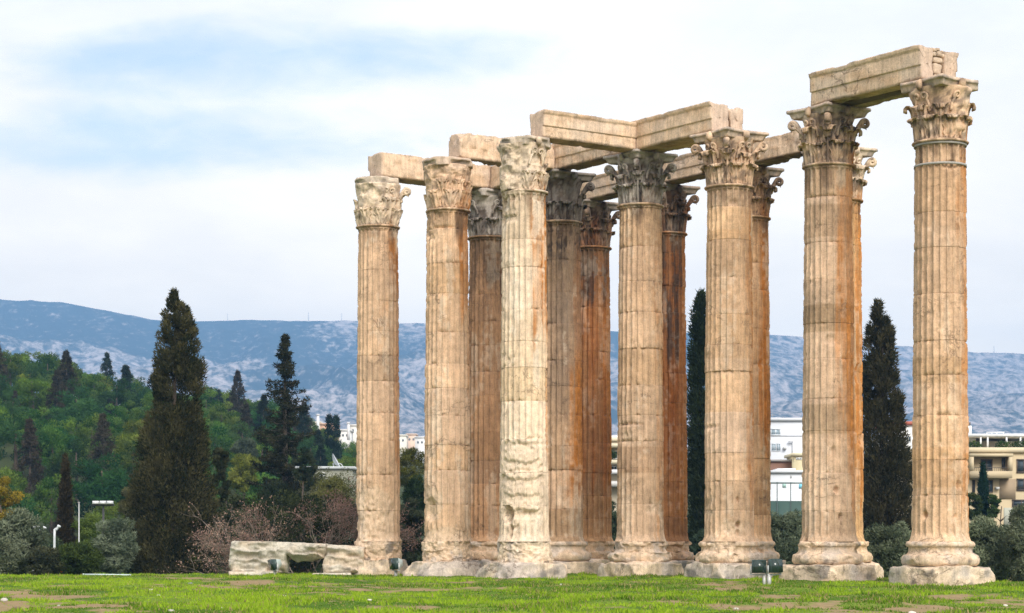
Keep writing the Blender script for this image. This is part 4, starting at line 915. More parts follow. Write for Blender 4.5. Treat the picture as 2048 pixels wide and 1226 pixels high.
def spruce(px, ytop, ybase, Y, hw, label, seed, lev=17, c0=(.016, .024, .014), c1=(.060, .058, .030), name='fir_tree', group=None, right=1.0):
    rs = np.random.default_rng(seed); s = Y / FPX; b = P(px, ybase, Y); g = float(terrain(b[0], Y)); H = CAMH + (HOR - ytop) * s - g; root = empty(name, (b[0], Y, g), 0, label, 'tree', group)
    mb = MB(); tk = MB(); tk.tube([(0, 0, -.5), (0, 0, H * .5), (0, 0, H * .99)], [H * .018, H * .012, .03], 7, col=(.09, .07, .05)); hwm = hw * s
    for k in range(lev):
        f = k / (lev - 1); z = H * (.20 + .80 * f); L0 = hwm * (1 - f) ** .80 * 2.0 + .14
        for j in range(8):
            z = H * (.16 + .83 * f) + rs.normal(0, H * .018); a = rs.uniform(0, 2 * pi); L = L0 * rs.choice([.55, .8, 1.0, 1.2]); n = max(3, int(L / .28)); t_ = np.linspace(.15, 1, n)
            pts = np.stack([np.cos(a) * L * t_, np.sin(a) * L * t_, z - .42 * L * t_ + .40 * L * t_ ** 2.2], 1)
            tk.tube(np.concatenate([[[0, 0, z]], pts]), np.linspace(.05, .015, n + 1), 5, col=(.09, .07, .05))
            clumps(mb, pts + rs.normal(0, .06, pts.shape), rs.uniform(.22, .40, n) * (1.15 - .5 * t_), 44, .22, .075, c0, c1, rs, up=-.1, squash=.75)
    tk.build('trunk', M_BARK, root); mb.build('crown', M_LEAF, root); return root
spruce(570, 682, 1010, 150, 52, 'ragged dark fir standing alone against the mountain', 411, lev=22)
bush(612, 885, 985, 24, 146, 'dark conifer bush at the right foot of the ragged fir', 412, (.016, .026, .015), (.050, .055, .028), n=40, name='conifer_bush')
OLV0, OLV1 = (.056, .076, .044), (.195, .222, .140)
bush(38, 1008, 1160, 62, 98, 'silver-green olive tree at the left edge of the lawn', 421, OLV0, (.190, .215, .140), n=80, per=230)
bush(-12, 1070, 1165, 50, 95.5, 'low olive bush cut by the left edge of the photo', 422, OLV0, OLV1, n=50)
bush(92, 1088, 1165, 44, 96.5, 'low grey-green shrub in front of the white pipe posts', 463, (.030, .040, .022), (.105, .110, .060), n=40, name='low_shrub', cat='shrub', trunk=False)
bush(2, 950, 1070, 40, 128, 'yellow autumn tree at the left edge', 423, (.15, .14, .018), (.47, .37, .045), n=50, name='autumn_tree')
ot = bush(150, 1080, 1160, 56, 97, 'dark bush dotted with orange fruit, left of the huge cypress', 424, (.020, .032, .012), (.070, .085, .022), n=55, name='orange_tree', squash=.7)
rs = np.random.default_rng(5)
for k in range(9):
    q = unit(rs.normal(0, 1, 3)); q[1] = -abs(q[1]); mb = MB(); th = np.linspace(0, pi, 8)
    v = lathe(np.stack([.075 * np.sin(th) + .001, -.075 * np.cos(th)], 1), 10) + np.array([q[0] * 1.0, q[1] * .95 - .1, 1.5 + q[2] * .7 - float(ot.location.z) * 0])
    mb.add(v, gridq(8, 10, wrap=True), col=(.75, .16, .02)); mb.build('orange', M_FRUIT, ot, True)
bush(178, 1018, 1120, 34, 122, 'fresh light green tree behind the fruit bush', 425, (.050, .085, .015), (.125, .175, .040), n=44, name='green_tree')
bush(232, 1030, 1160, 48, 102, 'grey-green olive tree against the left side of the huge cypress', 426, (.054, .076, .048), (.165, .198, .130), n=64, per=210)
bush(262, 965, 1050, 26, 135, 'pale dusty tree crown beside the huge cypress', 427, (.055, .060, .028), (.160, .150, .070), n=34, name='dusty_tree')
bush(440, 890, 1100, 24, 112, 'dark green conifer right behind the huge cypress', 428, (.018, .026, .014), (.055, .060, .030), n=46, name='conifer_bush')
bush(478, 985, 1150, 55, 108, 'dusky olive shrub between the huge cypress and the fallen block', 429, (.030, .040, .022), (.110, .120, .062), n=64)
bush(490, 905, 985, 36, 185, 'yellow-green tree in the dip below the hill', 430, (.100, .110, .020), (.260, .250, .055), n=40, name='green_tree', ln=.24, wd=.1)
bush(492, 868, 935, 28, 235, 'round grey-green tree under the hill', 431, (.050, .070, .045), (.120, .150, .100), n=40, name='round_tree', ln=.28, wd=.12)
bush(665, 945, 1040, 42, 135, 'olive-yellow tree beside the left of the leftmost column', 432, (.055, .065, .018), (.150, .150, .050), n=46, name='green_tree')
bush(610, 972, 1160, 150, 100.5, 'dark green thicket behind the bare shrub', 433, (.018, .028, .013), (.075, .088, .038), n=120, per=190, name='thicket', squash=.7, rs_f=.22)
bush(660, 932, 1050, 105, 150, 'dusty green tree under the low white roof, left of the leftmost column', 461, (.040, .052, .018), (.120, .130, .050), n=60, name='green_tree')
bush(560, 950, 1060, 50, 148, 'dark green tree at the foot of the ragged fir', 462, (.016, .028, .014), (.055, .070, .030), n=50, name='green_tree')
bush(822, 890, 985, 34, 150, 'yellowish tree top seen between the two leftmost columns', 434, (.055, .060, .012), (.165, .150, .040), n=44, name='green_tree')
bush(836, 950, 1040, 34, 128, 'dark green tree between the two leftmost columns', 435, (.014, .032, .014), (.045, .080, .032), n=44, name='green_tree')
bush(820, 995, 1160, 36, 106, 'grey-green olive low between the two leftmost columns', 436, (.036, .048, .027), (.115, .130, .075), n=60)
bush(1222, 1000, 1150, 34, 112, 'olive seen in the narrow gap at the middle of the ruin', 437, (.024, .036, .020), (.070, .095, .055), n=50)
bush(1402, 1055, 1160, 30, 110, 'low grey olive at the foot of the slim cypress', 438, (.022, .034, .020), (.070, .095, .060), n=44)
bush(1572, 1008, 1165, 52, 104, 'grey-green olive behind the pair of floodlights', 439, (.056, .074, .044), (.205, .232, .150), n=80, per=220)
bush(1782, 1035, 1170, 60, 93, 'bushy olive between the two rightmost columns', 440, (.058, .078, .044), (.210, .242, .150), n=85, per=220)
bush(1975, 1030, 1185, 66, 88, 'wide olive behind the nearest column', 441, (.058, .076, .045), (.205, .232, .142), n=100, per=230)
bush(2055, 1000, 1185, 52, 86, 'taller olive at the right edge of the photo', 442, (.046, .062, .040), (.165, .192, .120), n=80, per=220)
bush(1945, 975, 1040, 20, 148, 'leafy green shrub left of the small cone cypress', 443, (.020, .045, .012), (.060, .100, .030), n=30, name='garden_shrub', cat='shrub')
bush(1990, 985, 1040, 16, 149, 'leafy green shrub right of the small cone cypress', 444, (.020, .045, .012), (.060, .100, .030), n=26, name='garden_shrub', cat='shrub')
def bare_shrub(px, py0, py1, hwpx, Y, label, seed, nl=8):
    rs = np.random.default_rng(seed); s = Y / FPX; b = P(px, py1, Y); g = float(terrain(b[0], Y)); root = empty('bare_shrub', (b[0], Y, g), 0, label, 'shrub')
    H = CAMH + (HOR - py0) * s - g; R = hwpx * s; mb = MB(); tips = []
    def grow(p, d, L, r, lv):
        q = p + d * L * .5 + rs.normal(0, .09 * L, 3); e = q + unit(d + rs.normal(0, .25, 3)) * L * .5
        mb.tube(spline([p, q, e], 5), np.linspace(r, r * .62, 5), 5, col=np.array([.24, .19, .15]) * rs.uniform(.5, 1.3))
        if lv <= 2: tips.append(q); tips.append(e)
        if lv == 0: return
        for k in range(3): 
            nd = unit(d + rs.normal(0, .55, 3) + np.array([0, 0, .05])); grow(lerp(q, e, rs.uniform(.2, 1)), nd, L * rs.uniform(.62, .85), r * .62, lv - 1)
    for k in range(6):
        a = rs.uniform(0, 2 * pi); x = rs.uniform(-.65, .65) * R
        grow(np.array([x, rs.uniform(-.5, .5), 0.0]), unit(np.array([cos(a) * .8 + x / R * .6, sin(a) * .5, 1.0])), H * .36, .036, 4)
    mb.build('branches', M_BARK, root)
    tp = np.array(tips); tp = tp[rs.uniform(0, 1, len(tp)) < .55]
    lf = MB(); clumps(lf, tp, np.full(len(tp), .20), nl, .090, .060, (.17, .115, .085), (.44, .30, .22), rs, up=-.2); lf.build('dried_leaves', M_LEAF, root)
    return root
bare_shrub(615, 935, 1150, 105, 97, 'bare shrub with pinkish dried leaves above the fallen block', 451, 10)
bare_shrub(500, 985, 1150, 55, 98, 'bare tangled shrub with brown leaves behind the left of the fallen block', 452, 3)

# the wooded hill at the left: kinds of tree, copied and spread over the slope
def hill_kind(name, kind, seed, c0, c1):
    rs = np.random.default_rng(seed); root = empty(name, (0, 0, 0)); mb = MB()
    if kind == 'pine':
        H = 9.0; k = 34; a = rs.uniform(0, 2 * pi, k); r = rs.uniform(.1, 1, k) ** .6 * 3.1
        cen = np.stack([r * np.cos(a), r * np.sin(a), 2.2 + rs.uniform(0, 1, k) ** .7 * 5.6 * np.sqrt(1.02 - (r / 3.15) ** 2)], 1)
        clumps(mb, cen, rs.uniform(.75, 1.35, k), 190, .36, .15, c0, c1, rs, up=.6, squash=.75); tk = trunk_mesh(6.5, .22, rs, 5)
    elif kind == 'cone':
        H = 11.0; lev = 15
        for j in range(lev):
            f = j / (lev - 1); z = 1.2 + f * 9.6; L = 3.0 * (1 - f) ** .85 + .2; n = 9; a = rs.uniform(0, 2 * pi, n); rr = L * rs.uniform(.35, .95, n)
            clumps(mb, np.stack([rr * np.cos(a), rr * np.sin(a), z + rs.normal(0, .2, n)], 1), rs.uniform(.35, .65, n) * (1.15 - .6 * f), 48, .42, .14, c0, c1, rs, up=0, squash=.7)
        tk = trunk_mesh(10.5, .18, rs, 0, lean=.01)
    else:
        H = 10.0; n = 80; f = rs.uniform(0, 1, n); z = .8 + f * 9; R = .85 * np.sin(np.clip(f * .92 + .08, 0, 1) * pi) ** .55 * (1 - .35 * f); a = rs.uniform(0, 2 * pi, n)
        clumps(mb, np.stack([R * .7 * np.cos(a), R * .7 * np.sin(a), z], 1), np.full(n, .45), 40, .4, .13, c0, c1, rs, up=1.0, squash=1.4); tk = trunk_mesh(8, .16, rs, 0, lean=.01)
    tk.build('trunk', M_BARK, root); mb.build('crown', M_LEAF, root); return root
G1, G2 = (.026, .070, .012), (.112, .178, .034)
KINDS = {'p0': hill_kind('pine_tree', 'pine', 501, G1, G2), 'p1': hill_kind('pine_tree', 'pine', 502, (.016, .048, .016), (.060, .125, .036)), 'p2': hill_kind('pine_tree', 'pine', 503, (.060, .105, .012), (.165, .225, .036)),
         'c0': hill_kind('fir_tree', 'cone', 504, (.014, .026, .017), (.042, .060, .036)), 'c1': hill_kind('fir_tree', 'cone', 505, (.030, .027, .017), (.078, .064, .040)), 'y0': hill_kind('cypress_tree', 'cyp', 506, (.010, .022, .016), (.028, .045, .030))}
HL = {'p0': 'rounded mid-green pine in the wood on the left hill', 'p1': 'rounded dark green pine in the wood on the left hill', 'p2': 'rounded bright green pine in the wood on the left hill',
      'c0': 'pointed dark fir in the wood on the left hill', 'c1': 'pointed brownish fir in the wood on the left hill', 'y0': 'narrow dark cypress in the wood on the left hill'}
HG = {'p0': 'mid-green pines on the hill', 'p1': 'dark green pines on the hill', 'p2': 'bright green pines on the hill', 'c0': 'dark firs on the hill', 'c1': 'brownish firs on the hill', 'y0': 'cypresses on the hill'}
first = {k: True for k in KINDS}
def plant(kind, X, Y, sc, label=None, group=None):
    o = KINDS[kind]; z = float(terrain(X, Y)) - .2; rz = random.uniform(0, 6.28); s3 = (sc * random.uniform(.9, 1.15), sc * random.uniform(.9, 1.15), sc)
    if first[kind]:
        first[kind] = False; o.location = (X, Y, z); o.rotation_euler = (0, 0, rz); o.scale = s3; tag(o, label or HL[kind], 'tree', group or HG[kind]); return o
    return copy_thing(o, (X, Y, z), rz, s3, label or HL[kind], group or HG[kind])
# named conifers that stand out on the skyline first (px of axis, row of top, distance)
for kind, px, top, Y in (('c0', 117, 718, 372), ('c0', 218, 838, 300), ('c1', 225, 855, 290), ('c1', 85, 812, 300), ('c1', 30, 822, 290), ('c1', 160, 830, 310), ('c0', 125, 800, 330), ('c0', 420, 776, 355), ('c0', 437, 778, 362), ('c0', 457, 795, 372), ('c0', 474, 792, 368), ('c0', 498, 802, 380),
                         ('y0', 658, 832, 300), ('y0', 672, 834, 305), ('c0', 637, 858, 290), ('c0', 603, 828, 420), ('c0', 612, 832, 425), ('c1', 300, 812, 320)):
    X = (px - 1024) / FPX * Y; zt = CAMH + (HOR - top) / FPX * Y; g_ = float(terrain(X, Y)); hh = {'c': 11.0, 'y': 10.0}[kind[0]]
    plant(kind, X, Y, max(.5, (zt - g_) / hh))
rr = random.Random(11); cnt = 0; placed = []
for row, Y0 in enumerate(np.linspace(150, 405, 18)):
    x0, x1 = -.285 * Y0, (-.062 if Y0 > 230 else -.085) * Y0; X = x0 + rr.uniform(0, 3)
    while X < x1:
        Y = Y0 + rr.uniform(-6, 6); k = rr.choices(['p0', 'p1', 'p2', 'c1', 'c0'], [.36, .27, .22, .09, .06])[0]
        sc = rr.uniform(.62, .98) * (1.0 if Y0 > 200 else .8)
        if X / Y > -.11: sc *= .78
        plant(k, X, Y, sc); cnt += 1; X += rr.uniform(3.6, 5.6) * (1.0 if Y0 < 300 else 1.2)
# low scrub below the platform, hiding the foot of the slope
for k, px in enumerate(range(-60, 2140, 74)):
    if 330 < px < 400 or 640 < px < 0: continue
    bush(px + rr.uniform(-15, 15), rr.uniform(1062, 1085), 1165, 48, 118 + rr.uniform(-5, 8), 'low dark scrub bush in the hollow behind the lawn', 600 + k, (.022, .034, .016), (.085, .105, .052), n=40, per=130, ln=.2, wd=.08, name='scrub_bush', cat='bush', group='scrub bushes behind the lawn', trunk=False)

# ------------------------------------------------------------------ houses
def part_box(name, c0, c1, col, parent, m=None):
    c0, c1 = np.minimum(c0, c1), np.maximum(c0, c1)
    return MB().box((c0 + c1) / 2, c1 - c0, col=col).build(name, m or M_PLASTER, parent)
def house(name, label, x0, x1, y0, y1, Y, depth, wall, wins=(), group=None, cat='building', frame=(.75, .75, .73), glass=(.05, .07, .09), roofc=None, roofh=.35, ov=.25, floor=None, rot=0.0):
    """block whose front spans photo x0..x1, rows y0..y1 at distance Y; wins = px rects of windows"""
    a = P(x0, y1, Y); b = P(x1, y0, Y); cx = (a[0] + b[0]) / 2; g = min(float(terrain(cx, Y)), a[2]) - .5 if floor is None else floor
    root = empty(name, (cx, Y, g), 0, label, cat, group); w = b[0] - a[0]; H = b[2] - g
    part_box('wall', np.array([-w / 2, 0, 0]), np.array([w / 2, depth, H]), wall, root)
    part_box('roof', np.array([-w / 2 - ov, -ov, H + .003]), np.array([w / 2 + ov, depth + ov, H + .003 + roofh]), roofc or tuple(np.array(wall) * .95), root)
    for (u0, u1, v0, v1) in wins:
        p, q = P(u0, v1, Y), P(u1, v0, Y); xa, xb, za, zb = p[0] - cx, q[0] - cx, p[2] - g, q[2] - g; fw = min(.12, (xb - xa) * .12)
        f = MB(); f.box(((xa + xb) / 2, -.045, zb - fw / 2), (xb - xa, .08, fw)); f.box(((xa + xb) / 2, -.045, za + fw / 2), (xb - xa, .08, fw))
        for s in (xa + fw / 2, xb - fw / 2, (xa + xb) / 2): f.box((s, -.04, (za + zb) / 2), (fw * .8, .06, zb - za - 2 * fw))
        f.c = [np.tile(np.array(frame, np.float32), (len(k), 1)) for k in f.v]; fo = f.build('window', M_PLASTER, root)
        part_box('pane', np.array([xa + fw * .5, -.022, za + fw * .5]), np.array([xb - fw * .5, -.003, zb - fw * .5]), glass, fo, M_GLASS)
    return root, (cx, Y, g)
def add_part(hs, name, x0, x1, y0, y1, d0, d1, col, m=None):
    root, (cx, Y, g) = hs; a, b = P(x0, y1, Y), P(x1, y0, Y)
    return part_box(name, np.array([a[0] - cx, d0, a[2] - g]), np.array([b[0] - cx, d1, b[2] - g]), col, root, m)
CREAM = (.52, .42, .27)
ap = house('apartment_house', 'cream apartment house with a white roof terrace at the right edge', 1842, 2130, 905, 1060, 170, 14, CREAM,
           [(1961, 1985, 918, 942), (2003, 2010, 916, 937), (2033, 2062, 918, 946), (1971, 1986, 960, 985), (1944, 1950, 960, 985), (2033, 2062, 957, 982), (2024, 2062, 999, 1014), (2078, 2100, 918, 946), (1850, 1868, 918, 940), (1850, 1868, 960, 985)], roofc=(.58, .49, .34), frame=(.10, .08, .07), roofh=.4)
add_part(ap, 'balcony', 1936, 2018, 943, 957, -1.1, -.003, (.50, .40, .26)); add_part(ap, 'cornice', 1936, 2020, 908, 914, -1.1, -.003, (.56, .46, .30))
for (x0_, x1_, y0_, y1_) in ((1943, 2011, 936, 943), (2026, 2070, 975, 982)):
    a_, b_ = P(x0_, y1_, 170), P(x1_, y0_, 170); m_ = MB(); o_ = np.array([ap[1][0], 170 + 1.06, ap[1][2]]); m_.box(((a_ + b_) / 2 - o_) * (1, 0, 1) + (0, -1.06, (b_[2] - a_[2]) / 2), (b_[0] - a_[0], .05, .04), col=(.08, .07, .06))
    for k_ in range(int((b_[0] - a_[0]) / .16) + 1): m_.box((a_[0] - o_[0] + .16 * k_, -1.06, (a_[2] + b_[2]) / 2 - o_[2]), (.02, .02, b_[2] - a_[2]), col=(.08, .07, .06))
    m_.build('railing', M_METAL, ap[0])
add_part(ap, 'awning', 2078, 2100, 915, 918, -1.0, -.005, (.50, .30, .16)); add_part(ap, 'air_conditioner', 1990, 1997, 974, 979, -.4, -.005, (.55, .55, .54))
add_part(ap, 'pillar', 2012, 2019, 914.5, 942.5, -1.08, -.005, (.54, .44, .29)); add_part(ap, 'pillar', 1936, 1942, 914.5, 942.5, -1.08, -.005, (.54, .44, .29))
add_part(ap, 'brick_panel', 1999, 2031, 958, 998, -.06, -.005, (.36, .27, .18)); add_part(ap, 'garden_wall', 1975, 2130, 1018, 1060, -6.0, -5.6, (.55, .55, .45))
rt = add_part(ap, 'terrace_room', 1925, 1968, 872, 896, 3.0, 9.0, (.66, .67, .68)); add_part(ap, 'terrace_room', 1982, 2130, 878, 900, 4.0, 10.0, (.62, .58, .50))
add_part(ap, 'terrace_roof', 1920, 2130, 866, 872, 1.0, 10.2, (.75, .76, .77)); add_part(ap, 'parapet', 1905, 2130, 896.5, 901, -.2, 0.1, (.72, .72, .70))
for x in (1966, 1980, 2018, 2046, 2074): add_part(ap, 'post', x, x + 3, 872.5, 896, 1.05, 1.2, (.74, .75, .76))
add_part(ap, 'chimney', 1955, 1965, 846, 865.5, 4, 4.8, (.72, .72, .72)); add_part(ap, 'chimney_cap', 1956.5, 1963.5, 839, 845.5, 4.1, 4.7, (.12, .11, .11))
tr_ = add_part(ap, 'railing', 1980, 2016, 862, 864, 1.2, 1.3, (.74, .75, .77))
for x in (1980, 1990, 2000, 2013): add_part(ap, 'railing_post', x, x + 1.6, 864.2, 865.8, 1.2, 1.28, (.74, .75, .77))
for k, x in enumerate((1948, 2005, 2038)):
    c_ = P(x, 897, 170.5); mb = MB(); rs = np.random.default_rng(900 + k); clumps(mb, np.array([[0, 0, .3], [.35, 0, .25], [-.3, .1, .25]]), np.array([.35, .3, .3]), 80, .2, .1, (.02, .05, .02), (.06, .10, .03), rs)
    o = mb.build('potted_plant', M_LEAF, label=('dark potted plant by the terrace room of the apartment house', 'potted plant at the middle of the white roof terrace', 'potted plant towards the right end of the white roof terrace')[k], cat='plant'); o.location = c_
wb = house('white_building', 'plain white apartment block seen between two columns beside the leafy capital', 1500, 1700, 842, 932, 235, 14, (.64, .66, .70),
           [(1541, 1561, 857, 871), (1543, 1552, 887, 902), (1553, 1561, 887, 902), (1620, 1640, 857, 871)], frame=(.62, .66, .70), glass=(.30, .38, .44))
add_part(wb, 'string_course', 1500, 1700, 870.5, 872, -.08, -.003, (.60, .62, .66)); add_part(wb, 'roof_hut', 1540, 1568, 832, 840, 3, 7, (.70, .70, .70))
for x in (1556, 1578, 1630):
    add_part(wb, 'aerial', x, x + .9, 822 if x != 1578 else 828, 838.5, 5, 5.06, (.30, .31, .33), M_METAL); add_part(wb, 'aerial_arm', x - 4, x + 5, 824.5 if x != 1578 else 830, 825.3 if x != 1578 else 830.8, 5.07, 5.12, (.30, .31, .33), M_METAL)
add_part(wb, 'air_conditioner', 1566, 1572, 894, 899, -.4, -.005, (.52, .53, .54)); add_part(wb, 'drainpipe', 1584, 1585.2, 884, 918, -.12, -.004, (.45, .46, .48)); add_part(wb, 'lamp_arm', 1576, 1585, 883, 884, -.5, -.13, (.40, .41, .43), M_METAL)
bw = house('brick_house', 'low red-brown brick wall under the plain white block', 1520, 1590, 923, 950, 215, 6, (.22, .12, .085), roofc=(.30, .28, .27), roofh=.2)
ch_ = house('cream_house', 'small cream house beside the brick wall', 1589, 1640, 912, 950, 213, 6, (.66, .57, .36), roofc=(.70, .62, .42), roofh=.3, wins=[(1592, 1604, 915, 919)])
lw = house('low_building', 'low white flat-roofed building above the green fence', 1500, 1680, 946, 1000, 200, 8, (.64, .66, .69), [(1581, 1583, 951, 956)], roofh=.25); add_part(lw, 'roof_hut', 1558, 1594, 936, 944, 1, 5, (.76, .77, .80))
add_part(lw, 'door', 1565, 1572, 964, 975, -.05, -.003, (.45, .66, .62)); add_part(lw, 'door', 1598, 1605, 968, 977, -.05, -.003, (.20, .55, .68))
def fence(x0, x1, y0, y1, Y, label):
    a, b = P(x0, y1, Y), P(x1, y0, Y); g = float(terrain((a[0] + b[0]) / 2, Y)) - .3; root = empty('mesh_fence', ((a[0] + b[0]) / 2, Y, g), 0, label, 'fence'); w = b[0] - a[0]; H = b[2] - g
    part_box('panel', np.array([-w / 2, .05, 0]), np.array([w / 2, .09, H * .84]), (.055, .10, .085), root, M_METAL)
    n = int(w / 1.1)
    for k in range(n + 1): part_box('post', np.array([-w / 2 + k * w / n - .035, -.03, 0]), np.array([-w / 2 + k * w / n + .035, .045, H]), (.07, .10, .10), root, M_METAL)
    part_box('rail', np.array([-w / 2, -.03, H * .60]), np.array([w / 2, -.031 + .02, H * .60 + .05]), (.09, .12, .12), root, M_METAL)
    part_box('rail', np.array([-w / 2, .1, H * .985]), np.array([w / 2, .14, H]), (.20, .24, .24), root, M_METAL)
fence(1500, 1690, 964, 1030, 180, 'dark green screened fence below the low white building')
gb = house('balcony_block', 'cream apartment block with open balconies glimpsed in the middle gap of the ruin', 1150, 1330, 882, 1010, 200, 14, (.50, .43, .32), [(1219, 1236, 901, 918), (1222, 1234, 932, 940), (1200, 1216, 901, 918)], roofc=(.62, .55, .42))
for y in (888, 921, 963): add_part(gb, 'balcony', 1150, 1330, y, y + (11 if y == 963 else 8), -1.4, -.003, (.62, .55, .40) if y < 960 else (.55, .54, .52))
add_part(gb, 'awning', 1150, 1330, 940, 948, -1.2, -.003, (.70, .70, .72)); add_part(gb, 'penthouse', 1205, 1260, 868, 880, 3, 10, (.72, .70, .66))
rb_ = bush(1226, 898, 922, 12, 197, 'balcony plant glimpsed in the middle gap of the ruin', 460, (.03, .05, .015), (.09, .12, .03), n=12, per=60, name='balcony_plant', cat='plant', trunk=False)
sh_ = house('red_roof_house', 'house with a red roof between the loose cypress and the nearest column', 1790, 1842, 850, 940, 210, 10, (.68, .68, .66), [(1812, 1822, 872, 884), (1812, 1822, 900, 915)], roofc=(.40, .12, .08), frame=(.6, .6, .58))
for k, (x0, x1, y0, y1, Y, cl_) in enumerate(((607, 640, 846, 876, 640, (.68, .62, .52)), (640, 672, 850, 880, 620, (.66, .40, .26)), (672, 700, 862, 890, 640, (.72, .70, .66)), (792, 812, 872, 900, 700, (.74, .70, .60)), (813, 832, 870, 900, 720, (.70, .52, .40)), (830, 856, 876, 902, 700, (.74, .72, .70)), (700, 716, 852, 890, 660, (.70, .66, .60)))):
    wn = [(x0 + 4 + j * 8, x0 + 8 + j * 8, y0 + 6, y0 + 11) for j in range(max(1, int((x1 - x0) / 9)))]
    h_ = house('distant_house', ('pale distant house at the left end of the row below the mountain', 'orange distant house on the row below the mountain', 'white distant house just left of the leftmost column', 'cream distant house beside the right of the leftmost column', 'pinkish distant house midway between the two leftmost columns', 'white distant house beside the worn second column', 'tall pale distant house touching the leftmost column')[k], x0, x1, y0, y1, Y, 12, cl_, wn, roofh=.5, frame=(.55, .55, .53), group='distant houses below the mountain')
for k, (x, y0, y1, Y, lb) in enumerate(((636, 832, 858, 610, 'white chimney stack above the orange distant house'), (697, 848, 872, 632, 'white chimney stack beside the leftmost column'))):
    a, b = P(x, y1 + 8, Y), P(x, y0, Y); mb = MB(); mb.tube([a, (a + b) / 2, b], [.45, .42, .38], 10, col=(.72, .72, .72)); mb.tube([b + (0, 0, .02), b + (0, 0, .5)], [.5, .5], 10, col=(.62, .62, .62)); mb.build('chimney_stack', M_PLASTER, label=lb, cat='chimney')
rh = house('flat_roof_house', 'low white flat-roofed house under the satellite dish', 585, 705, 938, 952, 205, 10, (.24, .24, .19), [(640, 650, 945, 952)], roofc=(.46, .48, .49), roofh=.25)
a = P(668, 924, 206); ds = empty('satellite_dish', (a[0], a[1], a[2] - 1.2), 0, 'grey satellite dish on the low flat roof left of the leftmost column', 'satellite dish')
th = np.linspace(0, 1, 9); v = lathe(np.stack([.85 * th + .001, .32 * th ** 2], 1), 20); v2 = v * 1.0; v2[..., 2] -= .03
ca, sa = cos(radians(62)), sin(radians(62)); rot = lambda w: np.stack([w[..., 0] * ca + w[..., 2] * sa, w[..., 1], -w[..., 0] * sa + w[..., 2] * ca + 1.15], -1)
q_ = gridq(9, 20, wrap=True); MB().add(rot(v), q_, col=(.50, .53, .56)).add(rot(v2), q_[:, ::-1], col=(.45, .48, .50)).build('dish', M_METAL, ds, True)
MB().tube([(0, 0, 0), (.05, 0, .5), (-.1, 0, 1.1)], .06, 8, col=(.5, .52, .54)).tube([(.1, 0, 1.2), (.7, 0, 1.0), (1.2, 0, .3)], .04, 6, col=(.55, .57, .6)).build('mount', M_METAL, ds)

# ------------------------------------------------------------------ small things on the left
c_ = P(206, 1007, 118); g = float(terrain(c_[0], 118)); lp = empty('floodlight_mast', (c_[0], 118, g), 0, 'three white lamp boxes on a dark rail above the shrubs, left of the huge cypress', 'lamp mast'); zz_ = c_[2] - g
for k in (-1, 0, 1): MB().box((k * .40, 0, zz_ + .06), (.33, .40, .17), col=(.78, .79, .80), taper=.9).build('lamp_box', M_METAL, lp)
MB().box((0, .06, zz_ - .09), (1.25, .12, .10), col=(.05, .05, .05)).build('rail', M_METAL, lp); MB().tube([(0, .1, -.4), (0, .1, zz_ / 2), (0, .1, zz_ - .13)], [.08, .07, .06], 8, col=(.06, .06, .06)).build('pole', M_METAL, lp)
for k, (px, bend, dx, y0, y1, lb) in enumerate(((109, 1065, 8, 1053, 1100, 'white bent pipe post beside the thin brownish cypress'), (71, 1068, 17, 1056, 1085, 'white slanting pipe behind the left olive, second pipe from the edge'), (66, 1060, 8, 1053, 1070, 'short white pipe end touching the left olive'))):
    Y = 112; g = float(terrain(P(px, y1, Y)[0], Y)); a, b, d_ = P(px, y1, Y), P(px, bend, Y), P(px + dx, y0, Y); a[2] = g; 
    rt_ = empty('pipe_post', (a[0], Y, g), 0, lb, 'post', 'white bent pipe posts'); o = np.array([a[0], Y, g])
    MB().tube(spline([a - o, (a + b) / 2 - o, b - o, lerp(b, d_, .3) - o, d_ - o], 14), .065, 8, col=(.58, .60, .62)).build('pipe', M_METAL, rt_, True); e_ = d_ - o
    MB().tube([e_ - (0, 0, .03), e_ + (.05, 0, .06)], .1, 8, col=(.70, .72, .75)).build('pipe_cap', M_METAL, rt_)
c_ = P(158, 1006, 112); g = float(terrain(c_[0], 112)); pl_ = empty('thin_pole', (c_[0], 112, g), 0, 'thin grey pole rising between the thin cypress and the lamp mast', 'pole')
MB().tube([(0, 0, -.3), (0, 0, (c_[2] - g) / 2), (0, 0, c_[2] - g)], [.045, .04, .03], 7, col=(.45, .46, .46)).build('shaft', M_METAL, pl_); MB().box((0, 0, c_[2] - g + .03), (.1, .1, .05), col=(.4, .4, .4)).build('pole_cap', M_METAL, pl_)
a, b = P(168, 1149, 89.3), P(262, 1150, 89.3); MB().tube([a, (a + b) / 2, b], .035, 7, col=(.50, .58, .60)).tube([a - (.06, 0, 0), a], .045, 7, col=(.5, .55, .56)).build('metal_pipe', M_METAL, label='pale grey-blue pipe lying along the crest of the lawn, left of the huge cypress', cat='pipe')
for k, (x, y0, y1, lb) in enumerate(((455, 626, 645, 'thin radio mast on the ridge right of the huge cypress'), (617, 624, 643, 'thin radio mast on the ridge above the ragged fir'), (683, 626, 644, 'thin radio mast on the ridge just left of the leftmost column'), (1988, 692, 708, 'thin radio mast on the ridge right of the nearest column'))):
    a, b = P(x, y1 + 6, 6080), P(x, y0, 6080); m_ = MB(); m_.tube([a, (a + b) / 2, b], [1.1, .9, .5], 6, col=(.5, .5, .5))
    for f_ in (.5, .7, .9): c2 = lerp(a, b, f_); m_.box(c2, (3.2, 1.2, 1.0), col=(.5, .5, .5))
    m_.build('radio_mast', M_METAL, label=lb, cat='mast')
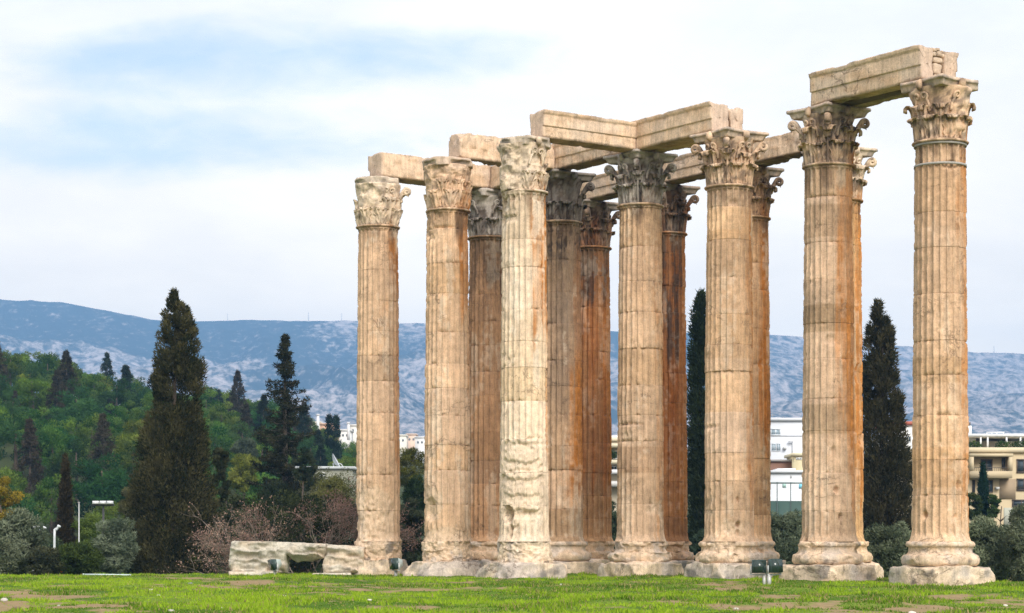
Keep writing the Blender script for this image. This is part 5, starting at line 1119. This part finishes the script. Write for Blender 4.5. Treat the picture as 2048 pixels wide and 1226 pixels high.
# pale stones and litter in the grass
STONES = [(4, 1180, .10, 'white stone at the very left of the lawn'), (62, 1188, .09, 'small pale stone on a bare patch at the left of the lawn'), (8, 1207, .13, 'pale stone low at the left edge of the lawn'), (34, 1217, .14, 'brown stone at the lower left of the lawn'), (208, 1198, .08, 'white stone in the grass below the huge cypress'), (118, 1213, .06, 'tiny white stone lower left of the huge cypress'),
          (292, 1181, .07, 'left of two white stones right below the huge cypress'), (302, 1181, .10, 'right of two white stones right below the huge cypress'), (382, 1165, .13, 'grey stone near the crest, right below the huge cypress'), (317, 1194, .06, 'tiny white stone under the pair of white stones'), (188, 1153, .10, 'white scrap on the crest by the pale pipe'), (540, 1167, .09, 'white stone below the long fallen block'), (567, 1191, .10, 'pale stone in the grass under the fallen block floodlight'),
          (444, 1218, .08, 'pale stone at the bottom edge below the long fallen block'), (342, 1224, .10, 'white stone at the bottom edge, right of the huge cypress'), (661, 1155, .08, 'white stone at the crest below the short cream block'), (737, 1201, .08, 'white stone in the grass under the leftmost column'), (782, 1219, .07, 'left of two white stones at the bottom below the leftmost column'), (794, 1221, .10, 'right of two white stones at the bottom below the leftmost column'),
          (1124, 1168, .11, 'flat white scrap in the grass below the palest column'), (1446, 1203, .10, 'dark grey stone in the grass left of the pair of floodlights'), (1472, 1215, .08, 'white stone low in the grass left of the pair of floodlights'), (1597, 1189, .10, 'dull grey stone under the pair of floodlights'), (1660, 1184, .13, 'white paper scrap right of the pair of floodlights'), (1824, 1221, .12, 'pale flat stone at the bottom edge, right part of the lawn'), (2010, 1207, .09, 'pale stone in the grass at the right of the lawn'), (1880, 1166, .16, 'flat stone at the front of the nearest plinth')]
for k, (x, y, sz, lb) in enumerate(STONES):
    Y = CAMH * FPX / (y - HOR); X = (x - 1024) / FPX * Y; rs = np.random.default_rng(700 + k); th = np.linspace(0, pi, 9)
    v = lathe(np.stack([np.sin(th) + .001, -np.cos(th)], 1), 12) * sz * .62 * np.array([rs.uniform(.9, 1.4), .8, .55]); v = v * (1 + .35 * fbm(v / sz * 1.2 + k, 2, 700 + k))[..., None]
    col = (.16, .11, .07) if 'brown' in lb else ((.22, .23, .24) if 'grey' in lb else np.array([.56, .52, .46]) * rs.uniform(.75, 1.05))
    o = MB().add(v, gridq(9, 12, wrap=True), col=col).build('stone', M_SMALL, label=lb, cat='stone', group='stones scattered on the lawn'); o.location = (X, Y, float(terrain(X, Y)) + sz * .17)

# ------------------------------------------------------------------ haze between the lawn and the ridge
HAZE = 1.75e-4
mh, t = mat('haze')
pv = t.add('ShaderNodeVolumePrincipled', ins={'Color': (.27, .55, 1.0, 1), 'Density': HAZE, 'Anisotropy': .0})
t.link(pv.outputs[0], t.add('ShaderNodeOutputMaterial').inputs[1])
lo, hi = np.array([-46500., -500., -16.]), np.array([46500., 7700., 780.])
MB().box((lo + hi) / 2, hi - lo).build('haze', mh, kind='stuff')
SC.cycles.volume_bounces = 0; SC.cycles.use_denoising = True; SC.cycles.denoising_prefilter = 'NONE'
